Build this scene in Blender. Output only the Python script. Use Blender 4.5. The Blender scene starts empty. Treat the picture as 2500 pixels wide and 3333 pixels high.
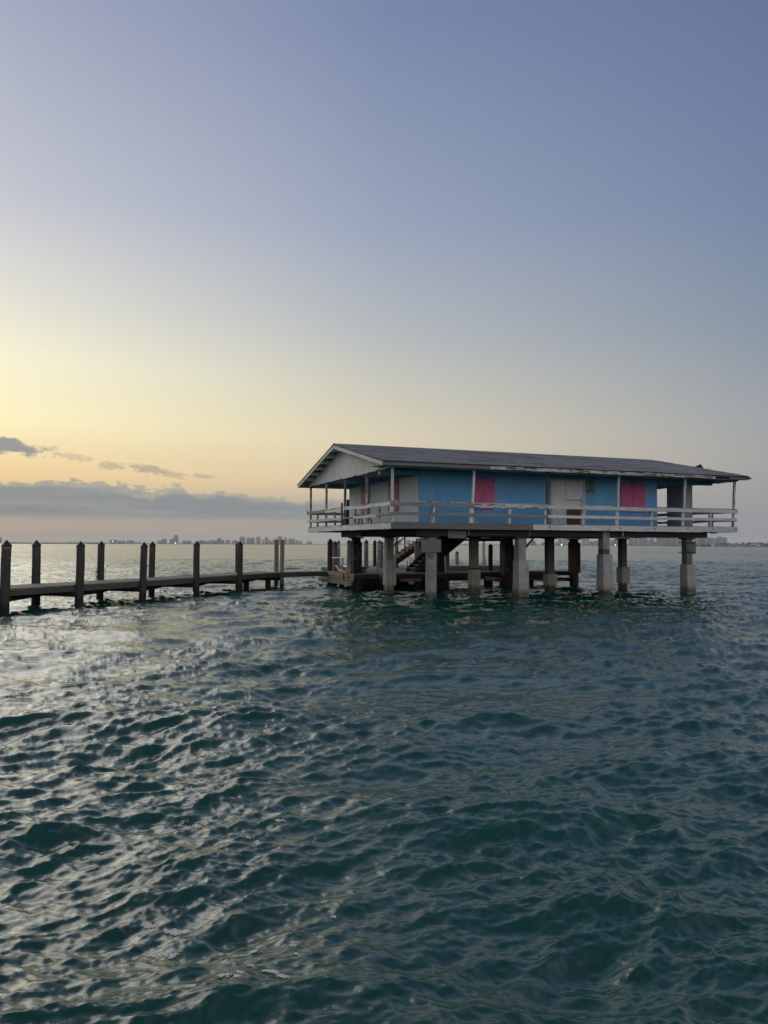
import bpy, math, random
import numpy as np
from mathutils import Matrix, Vector
random.seed(7); rng = np.random.default_rng(7)
sc = bpy.context.scene
C = sc.collection
R = math.radians

# ---------------------------------------------------------------- camera
F_PX = 2617.4                                   # focal length over a 3333 high frame
cam = bpy.data.objects.new('camera', bpy.data.cameras.new('camera')); C.objects.link(cam)
cam.data.sensor_fit = 'VERTICAL'; cam.data.sensor_height = 36.0
cam.data.lens = 36.0 * F_PX / 3333.0
cam.data.clip_start = 0.1; cam.data.clip_end = 40000
PITCH = math.atan((1772.8 - 1666.5) / F_PX); ROLL = 9 / 2500
cam.matrix_world = Matrix.Translation((0, 0, 2.4)) @ Matrix.Rotation(R(90) + PITCH, 4, 'X') @ Matrix.Rotation(ROLL, 4, 'Z')
sc.camera = cam

# ---------------------------------------------------------------- sky
SUN_AZ = -42.0                                  # degrees, the afterglow stands left of the frame
world = bpy.data.worlds.new('World'); sc.world = world; world.use_nodes = True
nt = world.node_tree; nt.nodes.clear()
class NG:
    def __init__(s, nt): s.nt = nt
    def n(s, t, **kw):
        o = s.nt.nodes.new(t)
        for k, v in kw.items(): setattr(o, k, v)
        return o
    def put(s, sock, v):
        if hasattr(v, 'is_output'): s.nt.links.new(v, sock)
        else: sock.default_value = v
    def m(s, op, a, b=0.0, c=None, clamp=False):
        o = s.n('ShaderNodeMath', operation=op, use_clamp=clamp)
        s.put(o.inputs[0], a); s.put(o.inputs[1], b)
        if c is not None: s.put(o.inputs[2], c)
        return o.outputs[0]
    def vm(s, op, a, b=None, scale=None):
        o = s.n('ShaderNodeVectorMath', operation=op)
        s.put(o.inputs[0], a)
        if b is not None: s.put(o.inputs[1], b)
        if scale is not None: s.put(o.inputs['Scale'], scale)
        return o.outputs[0]
    def sep(s, v):
        o = s.n('ShaderNodeSeparateXYZ'); s.put(o.inputs[0], v); return o.outputs
    def comb(s, x, y, z):
        o = s.n('ShaderNodeCombineXYZ')
        for i, v in enumerate((x, y, z)): s.put(o.inputs[i], v)
        return o.outputs[0]
    def noise(s, vec, scale, detail=3, rough=.5, out='Fac', dist=0.0):
        o = s.n('ShaderNodeTexNoise'); s.put(o.inputs['Vector'], vec)
        s.put(o.inputs['Scale'], scale); o.inputs['Detail'].default_value = detail
        o.inputs['Roughness'].default_value = rough; o.inputs['Distortion'].default_value = dist
        return o.outputs[out]
    def rng(s, v, a, b, c=0.0, d=1.0, smooth=False):
        o = s.n('ShaderNodeMapRange', interpolation_type='SMOOTHSTEP' if smooth else 'LINEAR')
        for i, x in zip((0, 1, 2, 3, 4), (v, a, b, c, d)): s.put(o.inputs[i], x)
        return o.outputs[0]
    def ramp(s, fac, stops):
        o = s.n('ShaderNodeValToRGB'); el = o.color_ramp.elements
        while len(el) < len(stops): el.new(0.5)
        for e, (p, c) in zip(el, stops): e.position = p; e.color = (*c, 1)
        s.put(o.inputs[0], fac); return o.outputs[0]
    def mix(s, f, a, b, blend='MIX'):
        o = s.n('ShaderNodeMix', data_type='RGBA', blend_type=blend)
        s.put(o.inputs[0], f)
        for i, v in ((6, a), (7, b)):
            if not hasattr(v, 'is_output') and len(v) == 3: v = (*v, 1)
            s.put(o.inputs[i], v)
        return o.outputs[2]
def lin(r, g, b, k=1.0):
    f = lambda c: ((c / 255 + .055) / 1.055) ** 2.4 if c > 10 else c / 255 / 12.92
    return tuple(k * f(c) for c in (r, g, b))
g = NG(nt)
D = g.n('ShaderNodeTexCoord').outputs['Generated']
dx, dy, dz = g.sep(D)
el = g.m('MULTIPLY', g.m('ARCSINE', g.m('MINIMUM', g.m('MAXIMUM', dz, -.999), .999)), 180 / math.pi)      # degrees
az = g.m('MULTIPLY', g.m('ARCTAN2', dx, dy), 180 / math.pi)
sx, sy = math.sin(R(SUN_AZ)), math.cos(R(SUN_AZ))
hl = g.m('SQRT', g.m('ADD', g.m('ADD', g.m('MULTIPLY', dx, dx), g.m('MULTIPLY', dy, dy)), 1e-6))
cosd = g.m('DIVIDE', g.m('ADD', g.m('MULTIPLY', dx, sx), g.m('MULTIPLY', dy, sy)), hl)
dl = g.m('MULTIPLY', g.m('ARCCOSINE', g.m('MINIMUM', g.m('MAXIMUM', cosd, -.9999), .9999)), 180 / math.pi)
fe = g.m('DIVIDE', el, 90.0, clamp=True)
def stops(lst): return [(e / 90, c) for e, c in lst]
top = lin(86, 98, 120)
r_sun = g.ramp(fe, stops([(0, lin(236, 190, 140)), (4, lin(255, 222, 170, 1.35)), (9, lin(255, 240, 200, 1.75)), (16, lin(255, 246, 222, 1.6)), (25, lin(240, 236, 228, 1.15)), (38, lin(196, 198, 212)), (60, lin(140, 148, 176)), (90, top)]))
r_l = g.ramp(fe, stops([(0, lin(178, 162, 148)), (2.2, lin(202, 174, 150)), (4.5, lin(250, 215, 158)), (8, lin(255, 242, 192, 1.08)), (12, lin(253, 247, 215, 1.03)), (16, lin(233, 230, 218)), (22, lin(200, 202, 211)), (33, lin(164, 171, 193)), (60, lin(146, 150, 168)), (90, top)]))
r_c = g.ramp(fe, stops([(0, lin(157, 156, 156)), (2.2, lin(171, 164, 156)), (4.5, lin(218, 201, 169)), (7.5, lin(220, 209, 181)), (11, lin(203, 201, 188)), (15, lin(181, 186, 190)), (22, lin(154, 165, 188)), (34, lin(122, 137, 171)), (60, lin(94, 108, 134)), (90, top)]))
r_r = g.ramp(fe, stops([(0, lin(143, 147, 152)), (2.5, lin(154, 154, 157)), (5.5, lin(165, 165, 164)), (8.5, lin(159, 164, 168)), (14, lin(138, 151, 167)), (22, lin(117, 134, 165)), (33, lin(101, 117, 155)), (60, lin(82, 96, 124)), (90, top)]))
r_b = g.ramp(fe, stops([(0, lin(200, 200, 202)), (5, lin(240, 232, 228)), (11, lin(248, 240, 238)), (20, lin(228, 228, 234)), (36, lin(178, 188, 208)), (60, lin(124, 136, 162)), (90, top)]))  # unseen sky behind the camera, brightened to lift the light on the house front
sky = g.mix(g.rng(dl, 0, 17, smooth=True), r_sun, r_l)
sky = g.mix(g.rng(dl, 13, 42), sky, r_c)
sky = g.mix(g.rng(dl, 42, 67.5), sky, r_r)
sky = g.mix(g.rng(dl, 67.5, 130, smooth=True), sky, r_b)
# clouds: a low grey bank and ragged scraps above it, in the air beyond the city
cp = g.comb(g.m('MULTIPLY', az, .55), g.m('MULTIPLY', el, 1.3), 0)
n1 = g.noise(cp, 1.05, 8, .64)
n2 = g.noise(cp, .28, 3, .5)
n3 = g.noise(g.comb(g.m('MULTIPLY', az, .12), g.m('MULTIPLY', el, 1.4), 3.3), 1.0, 4, .6)
el_top = g.m('ADD', g.m('MULTIPLY', g.rng(az, -40, -5, 5.0, 3.25), 1.0), g.m('ADD', g.m('MULTIPLY', g.m('SUBTRACT', n1, .5), 2.3), g.m('MULTIPLY', g.m('SUBTRACT', n2, .5), 1.4)))
bank = g.rng(g.m('SUBTRACT', el_top, el), -.03, .08, smooth=True)
under = g.rng(g.m('ADD', el, g.m('MULTIPLY', g.m('SUBTRACT', n3, .5), .7)), 1.4, 2.1, smooth=True)
bank = g.m('MULTIPLY', bank, g.m('ADD', g.m('MULTIPLY', under, .80), .18))
bank = g.m('MULTIPLY', bank, g.m('MULTIPLY', g.rng(az, -6.5, 5, 1, 0, True), g.rng(az, -100, -70, 0, 1, True)))
bank_col = g.mix(g.rng(el, 1.8, 5.2), lin(128, 135, 143), lin(152, 156, 154))
bank_col = g.mix(g.rng(n3, .4, .85), bank_col, lin(166, 165, 160))
rim = g.rng(g.m('SUBTRACT', el_top, el), .05, .55, .38, 0, smooth=True)
bank_col = g.mix(rim, bank_col, lin(216, 200, 168))
sky = g.mix(g.m('MULTIPLY', bank, .97), sky, bank_col)
def scrap(sky, a0, e0, ra, re, slope, dens, col, seed, fr=1.5):
    u = g.m('DIVIDE', g.m('SUBTRACT', az, a0), ra)
    v = g.m('DIVIDE', g.m('SUBTRACT', g.m('SUBTRACT', el, e0), g.m('MULTIPLY', g.m('SUBTRACT', az, a0), slope)), re)
    q = g.m('SUBTRACT', 1.0, g.m('ADD', g.m('MULTIPLY', u, u), g.m('MULTIPLY', v, v)))
    nn = g.noise(g.comb(g.m('MULTIPLY', az, fr), g.m('MULTIPLY', el, fr * 2), seed), 1.0, 6, .62)
    q = g.m('ADD', q, g.m('MULTIPLY', g.m('SUBTRACT', nn, .5), 3.4))
    k = g.m('MULTIPLY', g.rng(q, .1, .8, smooth=True), dens)
    k = g.m('MULTIPLY', k, g.rng(g.m('ABSOLUTE', u), 1.1, 1.7, 1, 0))
    return g.mix(k, sky, col)
gc = lin(158, 152, 142)
sky = scrap(sky, -27.4, 6.4, 5.8, .74, -.07, .93, lin(146, 148, 150), 11, .7)
sky = scrap(sky, -21.2, 5.75, 1.5, .28, -.1, .35, gc, 2, 2.6)
sky = scrap(sky, -18.8, 5.25, 1.1, .34, 0, .5, gc, 5, 2.2)
sky = scrap(sky, -16.4, 5.1, 1.6, .34, -.12, .65, lin(156, 153, 147), 14, 2.8)
sky = scrap(sky, -14.7, 4.75, 1.2, .28, -.1, .45, gc, 4, 2.4)
sky = scrap(sky, -12.8, 4.72, 1.0, .22, -.05, .45, gc, 9, 2.4)
out = g.n('ShaderNodeOutputWorld'); bg = g.n('ShaderNodeBackground')
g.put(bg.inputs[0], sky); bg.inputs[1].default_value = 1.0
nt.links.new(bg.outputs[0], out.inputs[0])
world.cycles.sampling_method = 'MANUAL'; world.cycles.sample_map_resolution = 1024

sun = bpy.data.objects.new('sun', bpy.data.lights.new('sun', 'SUN')); C.objects.link(sun)
sun.data.energy = 0.8; sun.data.angle = R(48); sun.data.color = (1.0, .93, .80)   # added soft glow, set higher than the low sun for the left water's sheen
sd = Vector((math.sin(R(-43)), math.cos(R(-43)), math.tan(R(27))))
sun.rotation_euler = sd.to_track_quat('Z', 'Y').to_euler(); sun.location = (-60, 60, 30)

sc.view_settings.view_transform = 'Standard'; sc.view_settings.look = 'None'
sc.view_settings.exposure = 0; sc.view_settings.gamma = 1
sc.render.engine = 'CYCLES'
sc.cycles.max_bounces = 8; sc.cycles.diffuse_bounces = 3; sc.cycles.glossy_bounces = 6; sc.cycles.volume_bounces = 1
sc.cycles.use_denoising = True
sc.cycles.caustics_reflective = False; sc.cycles.caustics_refractive = False

# ---------------------------------------------------------------- helpers
def tag(o, label=None, cat=None, group=None, kind=None):
    for k, v in (('label', label), ('category', cat), ('group', group), ('kind', kind)):
        if v: o[k] = v
    return o
def link(o, parent=None):
    C.objects.link(o)
    if parent is not None: o.parent = parent
    return o
def thing(name, label, cat, loc=(0, 0, 0), rz=0, group=None):
    o = bpy.data.objects.new(name, None); o.empty_display_size = .3
    o.location = loc; o.rotation_euler = (0, 0, rz); link(o)
    return tag(o, label, cat, group)
def mesh_obj(name, V, Fc, mat, parent=None, smooth=False):
    me = bpy.data.meshes.new(name); me.from_pydata([tuple(v) for v in V], [], Fc)
    me.materials.append(mat)
    if smooth: me.polygons.foreach_set('use_smooth', [True] * len(me.polygons))
    me.update()
    return link(bpy.data.objects.new(name, me), parent)
class MB:
    def __init__(s): s.V = []; s.F = []
    def add(s, V, F):
        k = len(s.V); s.V += [tuple(v) for v in V]; s.F += [tuple(i + k for i in f) for f in F]; return s
    def box(s, a, b):
        x0, y0, z0 = a; x1, y1, z1 = b
        return s.hexa([(x0, y0, z0), (x1, y0, z0), (x1, y1, z0), (x0, y1, z0), (x0, y0, z1), (x1, y0, z1), (x1, y1, z1), (x0, y1, z1)])
    def hexa(s, P):
        return s.add(P, [(0, 3, 2, 1), (4, 5, 6, 7), (0, 1, 5, 4), (1, 2, 6, 5), (2, 3, 7, 6), (3, 0, 4, 7)])
    def tube(s, pts, r, n=8, caps=True):
        pts = [Vector(p) for p in pts]; rr = r if isinstance(r, (list, tuple)) else [r] * len(pts)
        V = []; Fc = []
        for i, p in enumerate(pts):
            t = (pts[min(i + 1, len(pts) - 1)] - pts[max(i - 1, 0)]).normalized()
            a = t.cross(Vector((0, 0, 1)))
            if a.length < .1: a = t.cross(Vector((0, 1, 0)))
            a.normalize(); b = t.cross(a)
            for j in range(n):
                w = 2 * math.pi * j / n
                V.append(p + (a * math.cos(w) + b * math.sin(w)) * rr[i])
        for i in range(len(pts) - 1):
            for j in range(n):
                k = (j + 1) % n
                Fc.append((i * n + j, i * n + k, (i + 1) * n + k, (i + 1) * n + j))
        if caps: Fc.append(tuple(range(n))[::-1]); Fc.append(tuple((len(pts) - 1) * n + j for j in range(n)))
        return s.add(V, Fc)
    def prism(s, poly, axis, a, b):
        # poly in the two other axes, extruded along axis from a to b
        def mk(p, t):
            q = list(p); q.insert(axis, t); return q
        n = len(poly); V = [mk(p, a) for p in poly] + [mk(p, b) for p in poly]
        Fc = [tuple(range(n))[::-1], tuple(range(n, 2 * n))] + [(i, (i + 1) % n, n + (i + 1) % n, n + i) for i in range(n)]
        return s.add(V, Fc)
    def build(s, name, mat, parent=None, smooth=False): return mesh_obj(name, s.V, s.F, mat, parent, smooth)

BOARD_CACHE = {}
def board(name, p0, p1, w, h, mat, parent, warp=.007, roll=0.0):
    """a sawn timber from p0 to p1 (centre line); w across, h upward; its own local x runs along the grain"""
    p0, p1 = Vector(p0), Vector(p1); d = p1 - p0; L = d.length; d.normalize()
    seg = max(1, min(6, int(L / .7)))
    V = []; Fc = []; c = min(.008, w * .2, h * .2)
    ring = [(-w/2 + c, -h/2), (w/2 - c, -h/2), (w/2, -h/2 + c), (w/2, h/2 - c), (w/2 - c, h/2), (-w/2 + c, h/2), (-w/2, h/2 - c), (-w/2, -h/2 + c)]
    for i in range(seg + 1):
        oy, oz = random.gauss(0, warp), random.gauss(0, warp)
        k = 1 + random.gauss(0, warp * 2.5)
        for (y, z) in ring: V.append((L * i / seg, y * k + (oy if 0 < i < seg else 0), z * k + (oz if 0 < i < seg else 0)))
    for i in range(seg):
        for j in range(8):
            k = (j + 1) % 8
            Fc.append((i * 8 + j, (i + 1) * 8 + j, (i + 1) * 8 + k, i * 8 + k))
    Fc.append(tuple(range(8))); Fc.append(tuple(seg * 8 + j for j in range(8))[::-1])
    o = mesh_obj(name, V, Fc, mat, parent)
    up = Vector((0, 0, 1)) if abs(d.z) < .9 else Vector((0, 1, 0))
    y = up.cross(d).normalized(); z = d.cross(y)
    M = Matrix((d, y, z)).transposed().to_4x4(); M.translation = p0
    if roll: M = M @ Matrix.Rotation(roll, 4, 'X')
    o.matrix_local = M; BOARD_CACHE[o.name] = M
    return o

# ---------------------------------------------------------------- materials
def mat_new(name):
    m = bpy.data.materials.new(name); m.use_nodes = True; m.node_tree.nodes.clear()
    q = NG(m.node_tree); b = q.n('ShaderNodeBsdfPrincipled'); o = q.n('ShaderNodeOutputMaterial')
    m.node_tree.links.new(b.outputs[0], o.inputs[0])
    return m, q, b
def obj_vec(q, scale=(1, 1, 1), seed=0.0):
    tc = q.n('ShaderNodeTexCoord').outputs['Object']; oi = q.n('ShaderNodeObjectInfo').outputs['Random']
    off = q.comb(q.m('MULTIPLY', oi, 31.7), q.m('MULTIPLY', oi, 17.3), q.m('MULTIPLY_ADD', oi, 9.1, seed))
    v = q.vm('ADD', tc, off)
    return q.vm('MULTIPLY', v, scale)
def bump(q, b, h, s=.3, d=.01):
    o = q.n('ShaderNodeBump'); q.put(o.inputs['Height'], h); o.inputs['Strength'].default_value = s; o.inputs['Distance'].default_value = d
    q.put(b.inputs['Normal'], o.outputs[0])
def wood(name, c1, c2, peel=None, amount=.5, rough=.8, vary=.25, stain=None):
    m, q, b = mat_new(name)
    gv = obj_vec(q, (1.2, 22, 22)); gr = q.noise(gv, 1.0, 5, .6)
    big = q.noise(obj_vec(q, (1, 1.5, 1.5), 5), 1.1, 3, .55)
    col = q.mix(q.rng(gr, .3, .7), c1, c2)
    h = gr
    if peel is not None:
        pv = obj_vec(q, (3.0, 14, 14), 2)
        pn = q.m('ADD', q.m('MULTIPLY', q.noise(pv, 1.0, 6, .65), .6), q.m('MULTIPLY', q.noise(obj_vec(q, (1.1, 5, 5), 8), 1.0, 3, .6), .4))
        t = .5 + (.5 - amount) * .34
        k = q.rng(pn, t - .015, t + .015)
        dirt = q.noise(obj_vec(q, (2, 6, 6), 3), 1.3, 4, .6)
        pc = q.mix(q.rng(dirt, .35, .75), peel, tuple(x * .72 for x in peel))
        col = q.mix(k, col, pc); h = q.m('ADD', q.m('MULTIPLY', gr, .5), k)
    oi = q.n('ShaderNodeObjectInfo').outputs['Random']
    hsv = q.n('ShaderNodeHueSaturation'); q.put(hsv.inputs['Color'], col)
    q.put(hsv.inputs['Value'], q.m('MULTIPLY_ADD', q.m('ADD', q.m('MULTIPLY', oi, .5), q.m('MULTIPLY', big, .5)), 2 * vary, 1 - vary))
    col = hsv.outputs[0]
    if stain is not None:                       # tide line and growth near the water
        pz = q.sep(q.n('ShaderNodeNewGeometry').outputs['Position'])[2]
        n = q.noise(q.n('ShaderNodeTexCoord').outputs['Object'], 3.0, 4, .6)
        col = q.mix(q.rng(q.m('ADD', pz, q.m('MULTIPLY', q.m('SUBTRACT', n, .5), .5)), .28, .55, 1, 0), col, stain)
    q.put(b.inputs['Base Color'], col); b.inputs['Roughness'].default_value = rough
    bump(q, b, h, .5, .006)
    return m
def concrete(name, c, tide=(.03, .028, .02), rust=None, dark=.6, rough=.85, seams=()):
    m, q, b = mat_new(name)
    P = q.n('ShaderNodeNewGeometry').outputs['Position']; pz = q.sep(P)[2]
    n1 = q.noise(P, 2.3, 6, .62); n2 = q.noise(q.vm('MULTIPLY', P, (6, 6, .9)), 1.0, 5, .6); n3 = q.noise(P, 30, 3, .5)
    col = q.mix(q.rng(n1, .35, .7), c, tuple(x * dark for x in c))
    col = q.mix(q.m('MULTIPLY', q.rng(n2, .50, .72), .7), col, tuple(x * .4 for x in c))
    if rust is not None: col = q.mix(q.rng(q.noise(q.vm('MULTIPLY', P, (3, 3, 1.1)), 1.2, 6, .7), .48, .6), col, rust)
    wz = q.m('ADD', pz, q.m('MULTIPLY', q.m('SUBTRACT', n1, .5), .45))
    col = q.mix(q.rng(wz, .22, .42, 1, 0), col, tide)
    col = q.mix(q.rng(wz, .34, .75, .45, 0), col, (c[0] * .75, c[1] * .6, c[2] * .4))
    q.put(b.inputs['Base Color'], col); b.inputs['Roughness'].default_value = rough
    bump(q, b, q.m('ADD', q.m('MULTIPLY', n3, .4), n1), .5, .02)
    return m
def plaster(name, c, grain=.12, rough=.85, drip=None, streak=.25):
    m, q, b = mat_new(name)
    tc = q.n('ShaderNodeTexCoord').outputs['Object']
    n1 = q.noise(tc, 1.3, 5, .6); n2 = q.noise(q.vm('MULTIPLY', tc, (7, 7, .5)), 1.0, 5, .6); n3 = q.noise(tc, 45, 2, .6)
    col = q.mix(q.rng(n1, .3, .75), c, tuple(x * (1 - grain * 1.6) for x in c))
    col = q.mix(q.m('MULTIPLY', q.rng(n2, .52, .8), streak), col, tuple(x * .45 for x in c))
    if drip is not None: col = q.mix(q.rng(q.noise(tc, 3.1, 6, .7), .70, .74), col, drip)
    q.put(b.inputs['Base Color'], col); b.inputs['Roughness'].default_value = rough
    bump(q, b, q.m('ADD', n3, n1), .4, .008)
    return m
def plain(name, c, rough=.6, metal=0.0, var=.2, emit=None, sc_=4.0):
    m, q, b = mat_new(name)
    n = q.noise(obj_vec(q), sc_, 4, .6)
    q.put(b.inputs['Base Color'], q.mix(q.rng(n, .3, .7), c, tuple(x * (1 - var) for x in c)))
    b.inputs['Roughness'].default_value = rough; b.inputs['Metallic'].default_value = metal
    if emit:
        b.inputs['Emission Color'].default_value = (*emit[0], 1); b.inputs['Emission Strength'].default_value = emit[1]
    return m
M = {}
M['white_peel'] = wood('white_peel', (.16, .14, .12), (.27, .24, .20), (.74, .73, .70), .82)
M['white_worn'] = wood('white_worn', (.11, .10, .09), (.20, .18, .15), (.66, .66, .64), .50)
M['white_smooth'] = wood('white_smooth', (.2, .19, .17), (.3, .28, .25), (.62, .63, .64), .98, vary=.1)
M['gray_board'] = wood('gray_board', (.12, .115, .11), (.21, .20, .19), None)
M['tan_board'] = wood('tan_board', (.22, .145, .09), (.34, .235, .15), None)
M['stair_tan'] = wood('stair_tan', (.15, .10, .065), (.25, .175, .11), None)
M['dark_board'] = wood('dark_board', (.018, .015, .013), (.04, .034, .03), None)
M['brown_ply'] = wood('brown_ply', (.10, .045, .02), (.16, .075, .035), None)
M['dock_top'] = wood('dock_top', (.17, .135, .11), (.27, .215, .175), None)
M['dock_side'] = wood('dock_side', (.055, .058, .048), (.095, .098, .082), None, stain=(.02, .024, .02))
M['green_side'] = wood('green_side', (.13, .16, .12), (.2, .23, .18), None)
M['pile'] = wood('pile', (.026, .024, .021), (.060, .055, .048), None, stain=(.012, .012, .01))
M['pile_gray'] = wood('pile_gray', (.20, .18, .145), (.32, .29, .24), None, stain=(.02, .02, .016))
M['pile_pale'] = wood('pile_pale', (.36, .38, .39), (.46, .48, .49), None, vary=.1)
M['cap'] = plain('cap', (.012, .012, .014), .45)
M['blue'] = plaster('blue', (.18, .47, .80), .16, drip=None)
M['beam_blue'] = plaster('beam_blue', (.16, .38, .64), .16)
M['mint'] = plaster('mint', (.70, .82, .84), .12)
M['pink'] = plaster('pink', (.64, .155, .32), .15, streak=.35)
M['salmon'] = plaster('salmon', (.68, .27, .29), .15, streak=.35)
M['door'] = plaster('door', (.72, .73, .76), .12)
M['trim'] = plaster('trim', (.52, .53, .53), .15, streak=.4)
M['soffit'] = plaster('soffit', (.42, .40, .38), .2, streak=.5)
M['gable'] = wood('gable', (.16, .14, .11), (.3, .27, .22), (.74, .74, .70), .93, vary=.12)
M['pier'] = plaster('pier', (.36, .37, .38), .15)
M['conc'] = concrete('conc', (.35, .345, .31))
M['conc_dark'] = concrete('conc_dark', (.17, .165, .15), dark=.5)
M['jacket'] = concrete('jacket', (.40, .40, .375), dark=.75)
M['band'] = concrete('band', (.12, .125, .12))
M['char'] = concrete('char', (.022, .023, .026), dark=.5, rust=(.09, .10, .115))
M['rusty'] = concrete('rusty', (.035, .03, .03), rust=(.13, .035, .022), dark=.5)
M['iron'] = plain('iron', (.02, .018, .018), .6, .3)
M['steel'] = plain('steel', (.30, .31, .32), .35, .9)
M['brownrail'] = plain('brownrail', (.09, .045, .035), .7)
M['sign_face'] = plaster('sign_face', (.20, .215, .16), .2)
M['ink'] = plain('ink', (.02, .022, .03), .7)
M['faint_ink'] = plain('faint_ink', (.20, .21, .17), .8)
M['paper'] = plaster('paper', (.30, .33, .33), .2)

# roof shingles
m, q, b = mat_new('shingle')
tc = q.n('ShaderNodeTexCoord').outputs['Object']
n1 = q.noise(q.vm('MULTIPLY', tc, (1.1, 9, 9)), 1.0, 5, .6); n2 = q.noise(tc, .6, 4, .6); n3 = q.noise(tc, 60, 2, .5)
cell = q.n('ShaderNodeTexBrick'); q.put(cell.inputs['Vector'], q.vm('MULTIPLY', tc, (1, 1, 0)))
cell.inputs['Scale'].default_value = 1.0; cell.inputs['Brick Width'].default_value = .33; cell.inputs['Row Height'].default_value = .17; cell.inputs['Mortar Size'].default_value = .006
cell.inputs['Color1'].default_value = (.18, .19, .215, 1); cell.inputs['Color2'].default_value = (.25, .26, .29, 1); cell.inputs['Mortar'].default_value = (.08, .085, .095, 1)
col = q.mix(q.rng(n1, .38, .72), cell.outputs[0], (.29, .29, .30)); col = q.mix(q.m('MULTIPLY', q.rng(n2, .5, .75), .5), col, (.06, .06, .07))
q.put(b.inputs['Base Color'], col); b.inputs['Roughness'].default_value = .9; bump(q, b, n3, .4, .004)
M['shingle'] = m
M['drip_edge'] = plain('drip_edge', (.02, .018, .018), .8)

# ---------------------------------------------------------------- water
def fft_tile(N, L, kp, amp, wdir, spread, kmin, kmax, seed, power=4.0, iso=.12):
    r = np.random.default_rng(seed)
    k1 = np.fft.fftfreq(N, L / N) * 2 * np.pi
    kx, ky = np.meshgrid(k1, k1, indexing='ij'); k = np.hypot(kx, ky); k[0, 0] = 1e-6
    S = np.exp(-1.0 * (kp / k) ** 2) / k ** power
    c = (kx * math.cos(wdir) + ky * math.sin(wdir)) / k
    Dm = np.where(c > 0, np.abs(c) ** spread, 0) + iso
    S = S * Dm; S[(k < kmin) | (k > kmax)] = 0; S[0, 0] = 0
    S *= 1 / (1 + (k / (kmax * .7)) ** 6)
    h = (r.standard_normal((N, N)) + 1j * r.standard_normal((N, N))) * np.sqrt(S)
    H = np.real(np.fft.ifft2(h)); s = amp / H.std()
    Dx = np.real(np.fft.ifft2(1j * kx / k * h)) * s; Dy = np.real(np.fft.ifft2(1j * ky / k * h)) * s
    return H * s, Dx, Dy
def samp(T, L, x, y):
    N = T.shape[0]; a = (x / L * N); bb = (y / L * N)
    i0 = np.floor(a).astype(int); j0 = np.floor(bb).astype(int); fa = a - i0; fb = bb - j0
    i0 %= N; j0 %= N; i1 = (i0 + 1) % N; j1 = (j0 + 1) % N
    return (T[i0, j0] * (1 - fa) + T[i1, j0] * fa) * (1 - fb) + (T[i0, j1] * (1 - fa) + T[i1, j1] * fa) * fb
WD = R(-80)                                         # waves run towards the camera, crests lie across the view
tiles = [  # tile, size, rotation, choppiness
    (fft_tile(512, 61.0, 2 * np.pi / 3.6, .046, WD, 4, .6, 7.5, 1, 3.55, .07), 61.0, 0.0, .95),
    (fft_tile(512, 23.0, 2 * np.pi / .66, .0165, WD + .30 - .5, 4, 3.6, 48, 2, 3.3, .06), 23.0, .5, .7),
    (fft_tile(512, 7.1, 2 * np.pi / .24, .0044, WD - .1 - 1.1, 2, 14, 160, 3, 3.6), 7.1, 1.1, .3),
]
GUST = np.random.default_rng(11).random((64, 64))
def water_disp(x, y, r):
    X = x.copy(); Y = y.copy(); Z = np.zeros_like(x)
    gn = samp(GUST, 64.0, x * .22 + y * .05, y * .13) * .6 + samp(GUST, 64.0, x * .61 + 9, y * .37 + 5) * .4
    gust = np.clip(.6 + 1.3 * (gn - .25) * 1.1, .6, 1.5)
    for n, ((H, Dx, Dy), L, rot, chop) in enumerate(tiles):
        c, s = math.cos(rot), math.sin(rot)
        u = x * c + y * s; v = -x * s + y * c
        res = [1e9, 400., 110.][n]
        fade = (1 / (1 + (r / res) ** 4)) * (gust if n else 1)
        h = samp(H, L, u, v) * fade; a = samp(Dx, L, u, v) * chop * fade; bq = samp(Dy, L, u, v) * chop * fade
        Z += h; X += a * c - bq * s; Y += a * s + bq * c
    return X, Y, Z
rows = [0.4, .8, 1.3, 1.8, 2.3, 2.8, 3.2]
r_ = 3.5
while r_ < 12500:
    rows.append(r_)
    if r_ < 26: r_ += max(.0125, r_ * r_ / 1930 * .85)
    elif r_ < 130: r_ += .19 + (r_ - 26) * .0042
    else: r_ *= 1.022
rows.append(12500.); rows = np.array(rows)
fine = np.radians(np.linspace(-31, 31, 930))
coarse = np.radians(np.concatenate([np.linspace(31.4, 60, 60), np.linspace(61.5, 180, 60)]))
angs = np.concatenate([-coarse[::-1], fine, coarse])
AA, RR = np.meshgrid(angs, rows)
x0 = RR * np.sin(AA); y0 = RR * np.cos(AA)
X, Y, Z = water_disp(x0.ravel(), y0.ravel(), RR.ravel())
lod = np.clip((RR.ravel() - 8) / 90, 0, 1)
nr, nc = len(rows), len(angs)
idx = np.arange(nr * nc).reshape(nr, nc)
quads = np.stack([idx[:-1, :-1], idx[:-1, 1:], idx[1:, 1:], idx[1:, :-1]], -1).reshape(-1, 4)[:, ::-1]
def np_mesh(name, V, Q, mat, attr=None, aname='rough_sea'):
    me = bpy.data.meshes.new(name)
    me.vertices.add(len(V)); me.vertices.foreach_set('co', V.astype(np.float32).ravel())
    k = Q.shape[1]
    me.loops.add(len(Q) * k); me.loops.foreach_set('vertex_index', Q.astype(np.int32).ravel())
    me.polygons.add(len(Q)); me.polygons.foreach_set('loop_start', np.arange(0, len(Q) * k, k, dtype=np.int32))
    me.polygons.foreach_set('use_smooth', np.ones(len(Q), bool))
    me.materials.append(mat); me.update(calc_edges=True)
    if attr is not None:
        at = me.attributes.new(aname, 'FLOAT', 'POINT'); at.data.foreach_set('value', attr.astype(np.float32))
    return link(bpy.data.objects.new(name, me))
m, q, b = mat_new('sea_water')
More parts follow.
